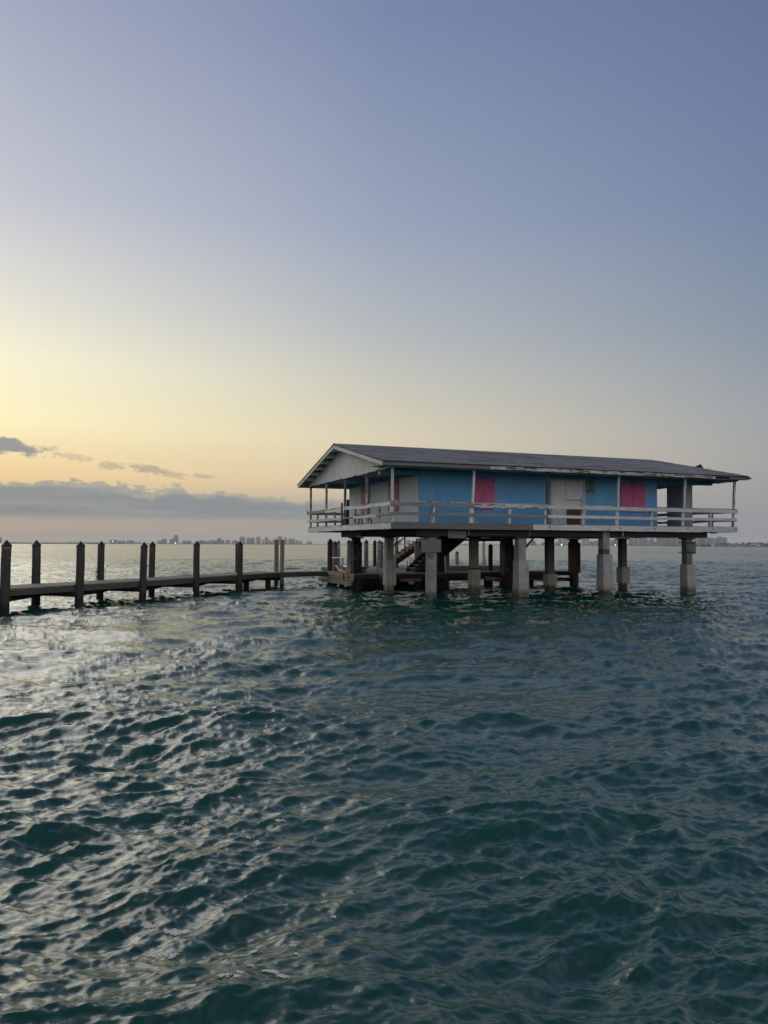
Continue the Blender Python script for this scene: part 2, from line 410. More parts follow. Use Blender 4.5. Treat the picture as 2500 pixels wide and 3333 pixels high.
geo = q.n('ShaderNodeNewGeometry'); P = geo.outputs['Position']; N = geo.outputs['Normal']
at = q.n('ShaderNodeAttribute', attribute_name='rough_sea').outputs['Fac']
P2 = q.vm('MULTIPLY', P, (1.0, 1.5, 1.0))
def dirn(scale, amt, det=2):
    c_ = q.noise(P2, scale, det, .55, out='Color')
    v = q.vm('SUBTRACT', c_, (.5, .5, .5)); v = q.vm('MULTIPLY', v, (1, 1, 0))
    return q.vm('SCALE', v, scale=amt)
pat = q.noise(q.vm('MULTIPLY', P, (.010, .022, 0)), 1.0, 5, .6)
pat = q.rng(pat, .35, .65, .35, 1.6)
pert = q.vm('ADD', dirn(13.0, .20, 4), dirn(42.0, .20, 3))
far = q.noise(q.vm('MULTIPLY', P, (.016, .0035, 0)), 1.0, 6, .65)
far2 = q.noise(q.vm('MULTIPLY', P, (.09, .03, 0)), 1.0, 5, .65)
pert = q.vm('ADD', pert, q.comb(0, q.m('MULTIPLY', at, q.m('ADD', q.m('MULTIPLY', q.m('SUBTRACT', far, .5), .32), q.m('MULTIPLY', q.m('SUBTRACT', far2, .5), .22))), 0))
pert = q.vm('ADD', pert, dirn(2.2, q.m('MULTIPLY', q.m('MULTIPLY', at, pat), .46), 3))
pert = q.vm('ADD', pert, dirn(.11, q.m('MULTIPLY', at, .16), 4))
pert = q.vm('ADD', pert, dirn(.5, q.m('MULTIPLY', q.m('MULTIPLY', at, pat), .30), 2))
nn = q.vm('NORMALIZE', q.vm('ADD', N, pert))
q.put(b.inputs['Normal'], nn)
deep = q.noise(q.vm('MULTIPLY', P, (.06, .1, 0)), 1.0, 3, .5)
q.put(b.inputs['Base Color'], q.mix(q.rng(deep, .3, .7), (.0006, .040, .029), (.0012, .064, .045)))
b.inputs['Roughness'].default_value = .22; b.inputs['IOR'].default_value = 1.56
M['water'] = m
water = np_mesh('water', np.stack([X, Y, Z], 1), quads, M['water'], lod)
tag(water, kind='structure')

# foam: thin froth that lies on the surface in torn patches left by a wake
def vnoise(x, y, s, seed):
    r = np.random.default_rng(seed); T = r.random((64, 64))
    return samp(T, 64.0, x * s, y * s)
foam_c = [(-2.15, 10.9, .14, .22), (-2.2, 10.2, .2, .12), (-2.05, 9.6, .25, .10), (-1.95, 8.3, .22, .12), (-1.85, 7.9, .18, .12), (-1.78, 7.5, .09, .16), (-1.62, 7.15, .20, .13), (-1.75, 6.9, .16, .06),
          (-1.25, 5.25, .16, .05), (-1.35, 4.98, .10, .06), (-1.95, 4.95, .09, .05), (-.63, 5.15, .07, .045), (-.55, 5.05, .05, .04), (-.78, 4.95, .05, .03), (-.7, 4.72, .07, .05), (-.6, 4.66, .08, .025), (-.8, 4.55, .09, .09), (-.52, 4.62, .05, .03),
          (-.62, 5.45, .03, .025), (-.4, 5.6, .03, .03), (-.35, 5.4, .04, .02), (-1.0, 6.1, .07, .03), (-1.1, 6.6, .05, .03), (-.9, 7.0, .05, .03), (-1.4, 7.6, .05, .03), (-1.3, 7.3, .07, .02), (-2.4, 8.8, .1, .04), (-2.2, 6.6, .05, .03), (-.72, 4.85, .03, .02), (-.5, 4.9, .03, .02), (.3, 5.2, .02, .015), (-1.5, 5.3, .05, .03), (-1.6, 8.0, .04, .02), (-2.6, 12.3, .15, .06)]
fx = np.arange(-3.2, .8, .012); fy = np.concatenate([np.arange(4.0, 8.5, .012), np.arange(8.5, 13, .025)])
GX, GY = np.meshgrid(fx, fy); gx, gy = GX.ravel(), GY.ravel()
field = np.full_like(gx, -2.0)
for cx, cy, ax, ay in foam_c: field = np.maximum(field, 1.35 - ((gx - cx) / ax) ** 2 - ((gy - cy) / ay) ** 2)
tex = vnoise(gx, gy, 22, 5) * .45 + vnoise(gx, gy, 9, 6) * .35 + vnoise(gx, gy, 48, 7) * .2
field = field + (tex - .5) * 4.2 - .5
fX, fY, fZ = water_disp(gx, gy, np.hypot(gx, gy))
keep = field > 0
lift = .003 + .004 * np.clip(field, 0, 1) * (.6 + .8 * tex)
V = np.stack([fX, fY, fZ + np.where(keep, lift, -.004)], 1)
fi = np.arange(len(gx)).reshape(GX.shape)
Q = np.stack([fi[:-1, :-1], fi[:-1, 1:], fi[1:, 1:], fi[1:, :-1]], -1).reshape(-1, 4)
Q = Q[keep[Q].sum(1) >= 2]
used, inv = np.unique(Q, return_inverse=True)
m, q, b = mat_new('foam'); b.inputs['Base Color'].default_value = (.66, .63, .54, 1); b.inputs['Roughness'].default_value = .9
fa = q.n('ShaderNodeAttribute', attribute_name='froth').outputs['Fac']
fp = q.n('ShaderNodeTexCoord').outputs['Object']
fn = q.m('ADD', q.m('MULTIPLY', q.noise(fp, 52, 4, .7), .6), q.m('MULTIPLY', q.noise(q.vm('MULTIPLY', fp, (.6, 1.4, 1)), 17, 4, .65), .4))
q.put(b.inputs['Alpha'], q.m('MULTIPLY', q.rng(q.m('ADD', q.m('MULTIPLY', fa, .13), fn), .535, .64, smooth=True), .85))
M['foam'] = m
foam = np_mesh('foam', V[used], inv.reshape(Q.shape), m, field[used], 'froth')
tag(foam, 'torn patches of pale foam drifting on the near water at lower left', 'foam', kind='stuff')
del V, Q, X, Y, Z, quads

# ---------------------------------------------------------------- haze over the bay
hz_m = bpy.data.materials.new('haze_air'); hz_m.use_nodes = True; hz_m.node_tree.nodes.clear()
q = NG(hz_m.node_tree); v = q.n('ShaderNodeVolumePrincipled'); o_ = q.n('ShaderNodeOutputMaterial')
v.inputs['Color'].default_value = (1.0, .98, .92, 1); v.inputs['Density'].default_value = 5.6e-5; v.inputs['Anisotropy'].default_value = .2
hz_m.node_tree.links.new(v.outputs[0], o_.inputs['Volume'])
haze = MB().box((-13500, -13500, -1.5), (13500, 13500, 105)).build('haze', hz_m)
tag(haze, kind='stuff')

# ================================================================ the stilt house (local u,v,z)
HX, HY, HR = 0.302, 34.341, 0.373
LU, WV = 19.15, 12.72
ZD = 3.37
house = thing('stilt_house', 'blue wooden house with pink shutters and white railings on concrete stilts in the bay', 'house', (HX, HY, 0), HR)
T_ = house
# --- stilts
def shaft(mb, cx, cy, s, z0, z1, ox=0, oy=0, rot=0.0):
    h = s / 2
    P = [(-h, -h), (h, -h), (h, h), (-h, h)]; c, sn = math.cos(rot), math.sin(rot)
    P = [(x * c - y * sn, x * sn + y * c) for x, y in P]
    return mb.hexa([(cx + x, cy + y, z0) for x, y in P] + [(cx + ox + x, cy + oy + y, z1) for x, y in P])
def stilt(cx, cy, s, zt, mat, jackets=(), bands=(), cap=True, z0=-1.5, lean=0.0, rot=0.0):
    st = shaft(MB(), cx, cy, s, z0, zt, lean, 0, rot).build('stilt', mat, T_)
    for (js, a, bq, jm) in jackets: shaft(MB(), cx + .01, cy - .03, js, a, bq, 0, 0, rot + random.uniform(-.02, .02)).build('jacket', jm, st)
    for (a, bq, bs, bm) in bands: shaft(MB(), cx, cy, s + bs, a, bq, 0, 0, rot).build('strap', bm, st)
    js = max([s] + [j[0] for j in jackets if j[1] < 0] + [b_[2] + s for b_ in bands if b_[0] < 0])
    mb = MB()
    for _ in range(70):
        t = random.choice((0, 1, 2, 3)); w = random.uniform(-.5, .5) * js; e = js / 2 + .01; rr = random.uniform(.012, .032); zz = random.gauss(.12, .11)
        x_, y_ = ((w, -e), (w, e), (-e, w), (e, w))[t]
        x_ += cx + (.01 if js > s else 0); y_ += cy - (.03 if js > s else 0)
        mb.add([(x_ - rr, y_ - rr, zz - rr), (x_ + rr, y_ - rr, zz - rr), (x_, y_ + rr, zz - rr), (x_, y_, zz + rr)], [(0, 2, 1), (0, 1, 3), (1, 2, 3), (2, 0, 3)])
    bn = mb.build('barnacles', M['band'], st); bn['kind'] = 'stuff'
    if cap: MB().box((cx - s * .85, cy - s * .7, zt), (cx + s * .85, cy + s * .7, zt + .07)).build('cap', M['dark_board'], st)
    return st
J = M['jacket']; G_ = 2.80
p1 = stilt(2.12, .53, .37, 2.73, M['conc'])
p2 = stilt(6.66, .53, .38, 2.73, M['conc'], [(.52, 1.22, 1.69, J), (.535, .60, 1.215, J), (.55, -1.5, .595, J)])
p3 = stilt(11.30, .50, .38, 3.08, M['conc'], [(.53, 1.46, 1.97, J), (.54, .82, 1.455, J), (.56, .20, .815, J)], [(1.975, 2.22, .012, M['band'])], cap=False)
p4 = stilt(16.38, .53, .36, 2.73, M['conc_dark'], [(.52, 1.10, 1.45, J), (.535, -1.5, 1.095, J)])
MB().box((16.60, .58, 1.98), (17.0, .62, 2.60)).build('board', M['sign_face'], p4)
for zz in (2.53, 2.05): MB().box((15.66, .30, zz), (16.75, .335, zz + .045)).build('strap', M['iron'], p4)
q1 = stilt(1.66, 4.38, .36, 2.73, M['conc'], [(.50, .45, 1.65, J)], [(-1.5, .45, -.02, M['rusty'])])
q2 = stilt(6.27, 4.38, .37, 2.73, M['conc'], [(.47, .55, 1.15, J), (.48, -1.5, .545, J)], [(1.18, 1.26, .08, M['iron'])])
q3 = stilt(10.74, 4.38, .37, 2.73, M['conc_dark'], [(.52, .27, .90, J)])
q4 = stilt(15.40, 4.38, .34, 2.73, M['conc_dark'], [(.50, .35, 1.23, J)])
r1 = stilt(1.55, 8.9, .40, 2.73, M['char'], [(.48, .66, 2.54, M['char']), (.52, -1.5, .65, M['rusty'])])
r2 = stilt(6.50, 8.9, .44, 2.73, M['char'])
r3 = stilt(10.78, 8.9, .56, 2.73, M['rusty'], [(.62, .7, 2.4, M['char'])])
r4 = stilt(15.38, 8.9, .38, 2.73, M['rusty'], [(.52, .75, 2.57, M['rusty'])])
MB().hexa([(6.95, .6, 2.25), (7.03, .6, 2.25), (7.03, .7, 2.25), (6.95, .7, 2.25), (7.45, .6, 2.78), (7.53, .6, 2.78), (7.53, .7, 2.78), (7.45, .7, 2.78)]).build('brace', M['dark_board'], T_)
MB().box((6.86, .45, 2.25), (6.94, .60, 2.80)).build('brace', M['dark_board'], T_)
# --- girders and joists
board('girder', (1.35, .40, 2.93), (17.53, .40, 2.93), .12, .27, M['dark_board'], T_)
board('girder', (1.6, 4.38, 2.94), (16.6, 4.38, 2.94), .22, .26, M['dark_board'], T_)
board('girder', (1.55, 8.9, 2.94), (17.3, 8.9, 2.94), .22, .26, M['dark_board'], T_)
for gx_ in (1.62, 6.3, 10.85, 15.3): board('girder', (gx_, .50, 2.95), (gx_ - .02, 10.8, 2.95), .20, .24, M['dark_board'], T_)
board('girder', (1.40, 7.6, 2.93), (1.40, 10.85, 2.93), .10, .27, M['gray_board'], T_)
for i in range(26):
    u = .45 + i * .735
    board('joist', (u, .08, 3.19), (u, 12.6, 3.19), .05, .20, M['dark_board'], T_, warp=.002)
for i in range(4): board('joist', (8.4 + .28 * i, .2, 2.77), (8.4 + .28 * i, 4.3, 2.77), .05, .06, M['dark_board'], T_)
# ledgers, hangers and scraps under the front edge
for u, zz, hh in ((3.88, 2.84, .27), (7.02, 2.80, .30), (12.25, 2.82, .30)):
    board('hanger', (u, .30, zz), (u, .30, zz + hh), .07, .07, M['white_worn'], T_)
MB().box((2.85, .30, 2.70), (3.75, .36, 3.04)).build('plate', M['gray_board'], T_)
MB().box((17.85, .3, 3.03), (18.1, .5, 3.10)).build('plate', M['dark_board'], T_)
# hanging floor frame seen below the back half
MB().box((6.9, 7.2, 2.62), (10.0, 7.3, 2.72)).build('ledger', M['tan_board'], T_)
MB().box((8.2, 5.2, 2.60), (8.3, 8.4, 2.78)).build('ledger', M['dark_board'], T_)
# --- floor
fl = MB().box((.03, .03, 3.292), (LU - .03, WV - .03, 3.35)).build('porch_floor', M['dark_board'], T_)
mb = MB()
k = 0.0
while k < WV - .15:
    w = .14; mb.box((-.03 + random.uniform(-.02, .01), k + .004 - .03, 3.352), (LU + .03 + random.uniform(-.01, .03), k + w - .03, 3.378)); k += .146
o = mb.build('floor_boards', M['gray_board'], T_); o['kind'] = 'stuff'
# --- fascia boards
def run(name, axis, at, z, segs, w, h, parent=T_, off=0.0):
    out = []
    for a, bb, mt in segs:
        dz = random.uniform(-.008, .008); j = random.uniform(0, .006)
        p = ((a + .003, at - j, z + dz), (bb - .003, at - j, z + dz + random.uniform(-.006, .006))) if axis == 'u' else ((at - j, a + .003, z + dz), (at - j, bb - .003, z + dz + random.uniform(-.006, .006)))
        out.append(board(name, p[0], p[1], w, h, M[mt], parent))
    return out
ff = run('fascia_board', 'u', 0, 3.225, [(0, 7.02, 'gray_board'), (7.02, 12.3, 'white_peel'), (12.3, 16.9, 'white_smooth'), (16.9, 19.18, 'white_smooth')], .045, .27)
for i, u in enumerate((7.9, 11.86, 13.9, 15.95, 17.55, 19.05)):
    par = ff[1] if u < 12.3 else (ff[2] if u < 16.9 else ff[3])
    mi = BOARD_CACHE[par.name].inverted(); bm_ = MB().tube([(u, -.050, 3.24), (u, -.02, 3.24)], .032, 8)
    mesh_obj('bolt', [mi @ Vector(p) for p in bm_.V], bm_.F, M['iron'], par)
run('fascia_board', 'v', 0, 3.225, [(0, 2.62, 'white_peel'), (2.62, 5.1, 'white_peel'), (5.1, 9.2, 'white_peel'), (9.2, WV + .03, 'white_peel')], .045, .28)
run('fascia_board', 'u', WV, 3.225, [(0, 6, 'white_worn'), (6, 12, 'white_worn'), (12, LU, 'white_worn')], .045, .27)
run('fascia_board', 'v', LU, 3.225, [(0, 4, 'white_worn'), (4, 8.5, 'white_worn'), (8.5, WV, 'white_worn')], .045, .27)
# --- porch posts and railing stubs
ZC = 5.80
FP = [(.10, 'white_peel', 0), (3.98, 'white_peel', .12), (7.86, 'brownpost', .09), (11.84, 'white_smooth', .12), (15.86, 'white_smooth', .17), (19.07, 'white_worn', .17)]
M['brownpost'] = wood('brownpost', (.07, .05, .042), (.13, .095, .08), (.5, .5, .5), .12)
for u, mt, lean in FP:
    board('porch_post', (u - lean * .5, .11, 3.378), (u + lean * .5, .11, ZC), .11, .10, M[mt], T_)
    if 0 < u < 19: board('post_block', (u - lean * .5 - .09, .09, 3.378), (u - lean * .5 - .07, .09, 4.15), .09, .07, M['white_peel'], T_)
for u in (2.02, 5.84, 9.82, 13.8, 17.5):
    board('rail_post', (u, .10, 3.378), (u + .04, .10, 4.12), .10, .09, M['white_peel' if u < 12 else 'white_smooth'], T_)
    board('rail_post', (u - .09, .10, 3.378), (u - .06, .10, 4.12), .05, .09, M['white_worn'], T_)
LP_ = [(3.3, 'white_worn'), (6.46, 'gray_board'), (9.62, 'white_worn'), (12.62, 'white_worn')]
for v_, mt in LP_: board('porch_post', (.10, v_, 3.378), (.10, v_, 5.76), .11, .10, M[mt], T_)
for v_ in (1.62, 4.9, 8.06, 11.2): board('rail_post', (.09, v_, 3.378), (.09, v_, 4.12), .10, .09, M['white_worn'], T_)
board('broken_post', (.03, 6.75, 3.3), (.02, 6.72, 4.5), .09, .08, M['gray_board'], T_)
board('broken_post', (.22, 6.4, 3.378), (.24, 6.42, 4.66), .13, .09, M['dark_board'], T_)
board('broken_post', (.2, 6.95, 3.378), (.1, 6.9, 3.75), .10, .10, M['gray_board'], T_)
for u in (4.0, 8.0, 12.0, 16.0, 19.05): board('porch_post', (u, WV - .1, 3.378), (u, WV - .1, 5.76), .11, .10, M['white_worn'], T_)
for u in (2.0, 6.0, 10.0, 14.0, 17.5): board('rail_post', (u, WV - .1, 3.378), (u, WV - .1, 4.12), .10, .09, M['white_worn'], T_)
for v_ in (3.2, 6.4, 9.6): board('porch_post', (LU - .1, v_, 3.378), (LU - .1, v_, 5.76), .11, .10, M['white_worn'], T_)
for v_ in (1.6, 4.8, 8.0, 11.2): board('rail_post', (LU - .1, v_, 3.378), (LU - .1, v_, 4.12), .10, .09, M['gray_board'], T_)
# --- rails (front, left, back, right)
run('top_rail', 'u', .02, 4.175, [(-.02, 3.95, 'gray_top'), (3.95, 7.84, 'white_worn'), (7.84, 11.84, 'white_peel'), (11.84, 15.9, 'white_smooth'), (15.9, 19.28, 'white_smooth')], .04, .18) if False else None
M['gray_top'] = wood('gray_top', (.19, .19, .185), (.33, .33, .32), (.6, .6, .58), .2)
run('top_rail', 'u', .02, 4.165, [(-.02, 3.95, 'gray_top'), (3.95, 7.84, 'white_worn'), (7.84, 11.84, 'white_peel'), (11.84, 15.9, 'white_smooth'), (15.9, 19.26, 'white_smooth')], .04, .18)
run('cap_rail', 'u', .08, 4.272, [(-.02, 3.95, 'white_worn'), (3.95, 7.84, 'white_peel'), (7.84, 11.84, 'white_worn'), (11.84, 19.24, 'gray_top')], .16, .03)
run('mid_rail', 'u', .02, 3.735, [(-.1, 3.95, 'gray_top'), (3.95, 7.84, 'gray_top'), (7.84, 11.84, 'white_peel'), (11.84, 15.9, 'white_smooth'), (15.9, 19.17, 'white_smooth')], .04, .14)
run('top_rail', 'v', .01, 4.16, [(.02, 3.35, 'white_peel'), (3.3, 6.6, 'white_worn'), (6.75, 9.7, 'white_peel'), (9.5, 12.8, 'tan_worn')], .04, .17) if False else None
M['tan_worn'] = wood('tan_worn', (.22, .15, .10), (.34, .25, .17), (.52, .5, .46), .35)
for a, c_, mt, z0_, z1_ in ((.03, 3.05, 'white_peel', 4.17, 4.16), (2.85, 6.42, 'white_peel', 4.13, 4.20), (6.75, 9.75, 'white_peel', 4.12, 4.17), (9.4, 12.85, 'tan_worn', 4.19, 4.16)):
    board('top_rail', (-.015, a, z0_), (-.015 - (.045 if mt == 'tan_worn' else 0), c_, z1_), .04, .15, M[mt], T_)
board('cap_rail', (.06, .0, 4.268), (.06, 6.4, 4.268), .13, .03, M['white_worn'], T_)
board('cap_rail', (.06, 6.9, 4.262), (.06, 12.75, 4.268), .13, .03, M['white_worn'], T_)
for a, c_, mt, z_ in ((.05, 1.72, 'tan_board', 3.70), (1.75, 4.82, 'white_peel', 3.68), (4.86, 6.5, 'tan_board', 3.70), (6.7, 12.85, 'white_peel', 3.70)):
    board('mid_rail', (-.015, a, z_), (-.015, c_, z_ + .01), .04, .14 if mt != 'tan_board' else .09, M[mt], T_)
for (a, c_) in ((0, 6.2), (6.2, 12.4), (12.4, LU)):
    board('top_rail', (a + .01, WV, 4.17), (c_ - .01, WV, 4.17), .04, .16, M['gray_top'], T_)
    board('mid_rail', (a + .01, WV, 3.72), (c_ - .01, WV, 3.72), .04, .13, M['gray_top'], T_)
for (a, c_) in ((.05, 6.4), (6.4, WV - .04)):
    board('top_rail', (LU + .02, a, 4.17), (LU + .02, c_, 4.17), .04, .16, M['gray_top'], T_)
    board('mid_rail', (LU + .02, a, 3.72), (LU + .02, c_, 3.72), .04, .13, M['gray_top'], T_)
MB().prism([(12.70, 4.20), (12.86, 4.28), (12.92, 4.52), (12.78, 4.44)], 0, -.09, -.05).build('loose_board', M['white_peel'], T_)

# --- walls
WU0, WU1, WV0, WV1 = 2.0, 15.36, 1.5, 11.38
front = MB()
front.box((WU0, WV0, 3.378), (WU1, WV0 + .15, 6.05)).build('front_wall', M['blue'], T_)
side = MB().box((WU0, WV0 + .155, 3.378), (WU0 + .15, WV1, 5.58)).build('side_wall', M['mint'], T_)
MB().box((WU0 + .002, WV0 + .155, 5.584), (WU0 + .15, WV1, 5.80)).build('side_wall', M['blue'], T_)
MB().box((WU1 - .15, WV0 + .155, 3.378), (WU1, WV1, 5.80)).build('side_wall', M['blue'], T_)
MB().box((WU0 + .155, WV1 - .15, 3.378), (WU1 - .155, WV1, 5.80)).build('back_wall', M['blue'], T_)
for v_ in (WV0 + .07, 6.3, WV1 - .1):
    MB().box((.08, v_ - .09, 5.58), (WU0 - .004, v_ + .09, 5.795)).build('porch_beam', M['beam_blue'], T_)
    MB().box((WU1 + .004, v_ - .09, 5.60), (19.0, v_ + .09, 5.90 if v_ < 3 else 5.795)).build('porch_beam', M['beam_blue'], T_)
MB().box((.04, WV0 - .03, 5.53), (.079, WV0 + .17, 5.80)).build('beam_end_trim', M['white_worn'], T_)
MB().box((17.23, WV0 + .03, 3.378), (17.68, 2.95, 5.597)).build('porch_pier', M['pier'], T_)
# tan spot and scuffs low on the wall
MB().tube([(4.78, 1.496, 3.52), (4.78, 1.499, 3.52)], .14, 14).build('wall_patch', M['trim'], T_)
# --- porch ceiling
MB().hexa([(-.45, -.37, 5.765), (19.45, -.37, 5.765), (19.45, 1.497, 5.855), (-.45, 1.497, 5.855), (-.45, -.37, 5.785), (19.45, -.37, 5.785), (19.45, 1.497, 5.875), (-.45, 1.497, 5.875)]).build('porch_ceiling', M['soffit'], T_)
MB().box((.02, 1.66, 5.80), (1.998, 12.9, 5.82)).build('porch_ceiling', M['soffit'], T_)
MB().box((15.37, 1.66, 5.80), (19.1, 12.9, 5.82)).build('porch_ceiling', M['soffit'], T_)
MB().box((2.0, 11.385, 5.80), (15.36, 12.9, 5.82)).build('porch_ceiling', M['soffit'], T_)
# --- shutters
def shutter_pair(axis, a, c_, z0, z1, split, zr, mat, at, proud=.05):
    for i, (p, q_) in enumerate(((a, split - .008), (split + .008, c_))):
        f = (lambda x0, x1, d0, d1, y0, y1: MB().box((x0, at - d1, y0), (x1, at - d0, y1))) if axis == 'u' else (lambda x0, x1, d0, d1, y0, y1: MB().box((at - d1, x0, y0), (at - d0, x1, y1)))
        lf = f(p, q_, .004, proud, z0 + random.uniform(-.02, .01), z1).build('shutter', mat, T_)
        w = (q_ - p)
        for t in (zr, z1 - .12, z0 + .1):
            f(p + .01, q_ - .01, proud, proud + .02, t - .035, t + .035).build('batten', mat, lf)
        hx = p + .02 if i == 0 else q_ - .14
        for t in (z1 - .16, z0 + .16): f(hx, hx + .12, proud + .021, proud + .03, t, t + .03).build('hinge', M['iron'], lf)
    f(split - .05, split + .05, .0, .05, z1 + .01, z1 + .06).build('hasp', M['iron'], lf)
shutter_pair('u', 4.72, 5.83, 4.07, 5.57, 5.23, 4.76, M['pink'], WV0)
shutter_pair('u', 13.08, 14.58, 4.10, 5.59, 13.76, 4.76, M['pink'], WV0)
shutter_pair('v', 8.02, 9.14, 4.05, 5.52, 8.58, 4.75, M['salmon'], WU0, .10)
shutter_pair('v', 3.98, 5.14, 4.05, 5.53, 4.55, 4.75, M['salmon'], WU0, .10)
# --- double door
dr = MB().box((9.02, WV0 - .035, 3.40), (9.785, WV0 - .004, 5.56)).build('door', M['door'], T_)
dr2 = MB().box((9.80, WV0 - .05, 3.40), (10.76, WV0 - .004, 5.56)).build('door', M['door'], T_)
MB().box((9.83, WV0 - .062, 3.42), (10.64, WV0 - .0505, 4.17)).build('panel', M['brown_ply'], dr2)
MB().box((9.84, WV0 - .060, 4.60), (10.66, WV0 - .0505, 4.63)).build('strap', M['iron'], dr2)
MB().box((10.66, WV0 - .06, 4.45), (10.70, WV0 - .0505, 4.75)).build('hinge', M['gray_board'], dr2)
for a, c_, z0, z1 in ((8.90, 9.015, 3.378, 5.66), (10.765, 10.94, 3.378, 5.66)): MB().box((a, WV0 - .06, z0), (c_, WV0 - .002, z1)).build('door_frame', M['trim'], T_)
MB().box((9.017, WV0 - .058, 5.565), (10.763, WV0 - .002, 5.655)).build('door_frame', M['trim'], T_)
# --- roof
RV, RZ = 6.40, 7.44; EF, EZ = -.42, 5.99; EB, EBZ = 13.1, 5.88
RU0, RU1 = -.55, 19.52
def slope_z(v_): return EZ + (RZ - EZ) * (v_ - EF) / (RV - EF) if v_ <= RV else RZ + (EBZ - RZ) * (v_ - RV) / (EB - RV)
for a, c_, nm in ((EF, RV, 0), (RV, EB, 1)):
    MB().hexa([(RU0 + .03, a, slope_z(a) - .07), (RU1 - .03, a, slope_z(a) - .07), (RU1 - .03, c_, slope_z(c_) - .07), (RU0 + .03, c_, slope_z(c_) - .07),
               (RU0 + .03, a, slope_z(a) - .03), (RU1 - .03, a, slope_z(a) - .03), (RU1 - .03, c_, slope_z(c_) - .03), (RU0 + .03, c_, slope_z(c_) - .03)]).build('roof_deck', M['soffit'], T_)
mb = MB()
for sgn, e0, n_ in ((1, EF - .04, 42), (-1, EB + .04, 42)):
    for i in range(n_):
        va = e0 + (RV - e0) * i / n_; vb = e0 + (RV - e0) * (i + 1.25) / n_
        if sgn > 0: vb = min(vb, RV)
        else: vb = max(vb, RV)
        u = RU0
        while u < RU1:
            du = min(random.uniform(.7, 2.2), RU1 - u + .001); t = .018 + random.random() * .022 + (.02 if random.random() < .06 else 0)
            ja = random.uniform(-.012, .012)
            za, zb = slope_z(va) - .028, slope_z(vb) - .028
            P = [(u, va + ja, za), (u + du, va + ja, za), (u + du, vb, zb), (u, vb, zb), (u, va + ja, za + t), (u + du, va + ja, za + t), (u + du, vb, zb + .012), (u, vb, zb + .012)]
            if sgn < 0: P = [P[1], P[0], P[3], P[2], P[5], P[4], P[7], P[6]]
            mb.hexa(P); u += du + .0005
o = mb.build('shingles', M['shingle'], T_); o['kind'] = 'stuff'
mb = MB()
u = RU0
while u < RU1 - .3:                                    # ridge caps
    mb.add([(u, RV - .15, slope_z(RV - .15) + .005), (u + .34, RV - .15, slope_z(RV - .15)), (u + .34, RV, RZ + .015), (u, RV, RZ + .03), (u, RV + .15, slope_z(RV + .15) + .005), (u + .34, RV + .15, slope_z(RV + .15))], [(0, 1, 2, 3), (3, 2, 5, 4)]); u += .3
o = mb.build('ridge_cap', M['shingle'], T_)
# eave fascia
for a, c_, mt in ((-.56, 4.6, 'gray_board'), (4.6, 8.6, 'white_worn'), (8.6, 12.4, 'white_worn'), (12.4, 17.4, 'white_worn'), (18.3, 19.5, 'gray_board')):
    board('eave_board', (a, EF + .02, 5.845), (c_ - .004, EF + .02, 5.84), .035, .16, M[mt], T_)
board('eave_board', (17.4, EF + .02, 5.90), (18.29, EF + .02, 5.90), .035, .05, M['gray_board'], T_)
board('drip_edge', (-.57, EF - .03, 5.945), (19.54, EF - .03, 5.945), .03, .035, M['drip_edge'], T_)
board('eave_board', (-.56, EB - .02, 5.75), (19.6, EB - .02, 5.75), .035, .18, M['white_worn'], T_)
# rakes
for u, mt in ((RU0 + .01, 'white_peel'), (RU1 - .01, 'gray_board')):
    board('rake_board', (u, EF + .03, slope_z(EF + .03) - .155), (u, RV, RZ - .155), .035, .19, M[mt], T_)
    board('rake_board', (u, RV, RZ - .155), (u, EB - .03, slope_z(EB - .03) - .155), .035, .19, M[mt], T_)
    s_ = -1 if u < 5 else 1
    board('drip_edge', (u + s_ * .03, EF, slope_z(EF) - .045), (u + s_ * .03, RV, RZ - .045), .03, .04, M['drip_edge'], T_)
    board('drip_edge', (u + s_ * .03, RV, RZ - .045), (u + s_ * .03, EB, slope_z(EB) - .045), .03, .04, M['drip_edge'], T_)
for sv in [1.0 + .95 * i for i in range(12)]:
    z_ = slope_z(sv) - .20
    board('lookout', (-.53, sv, z_), (.0, sv, z_ ), .05, .20, M['white_peel'], T_)
# gable panels of upright boards
for u, nm in ((-.04, 'gable'), (19.12, 'gable')):
    gp = MB().prism([(-.12, 5.72), (12.6, 5.70), (12.6, slope_z(12.6) - .08), (RV, RZ - .08), (-.12, slope_z(-.12) - .08)], 0, u + .012, u + .03).build('gable_panel', M['gable'], T_)
    v_ = -.12; i = 0
    while v_ < 12.55:
        w = min(random.choice((.29, .30, .31)), 12.6 - v_)
        vb = v_ + w - .008; lo = 5.70 + random.uniform(-.02, .012) - (.0 if random.random() > .1 else -.05)
        s_ = -.016 - random.uniform(0, .006) if u < 5 else .032
        zt0, zt1 = slope_z(v_) - .085, slope_z(vb) - .085
        V = [(0, 0), (w - .008, 0)]
        x0 = u + s_; x1 = x0 + .022
        o = MB().hexa([(x0, v_, lo), (x1, v_, lo), (x1, vb, lo), (x0, vb, lo), (x0, v_, zt0), (x1, v_, zt0), (x1, vb, zt1), (x0, vb, zt1)])
        # turned so the grain runs along the board
        Vl = [(p[2], p[1], -p[0]) for p in o.V]
        ob = mesh_obj('board', Vl, [f for f in o.F], M['gable'], gp); ob.matrix_local = Matrix(((0, 0, -1, 0), (0, 1, 0, 0), (1, 0, 0, 0), (0, 0, 0, 1)))
        v_ += w; i += 1
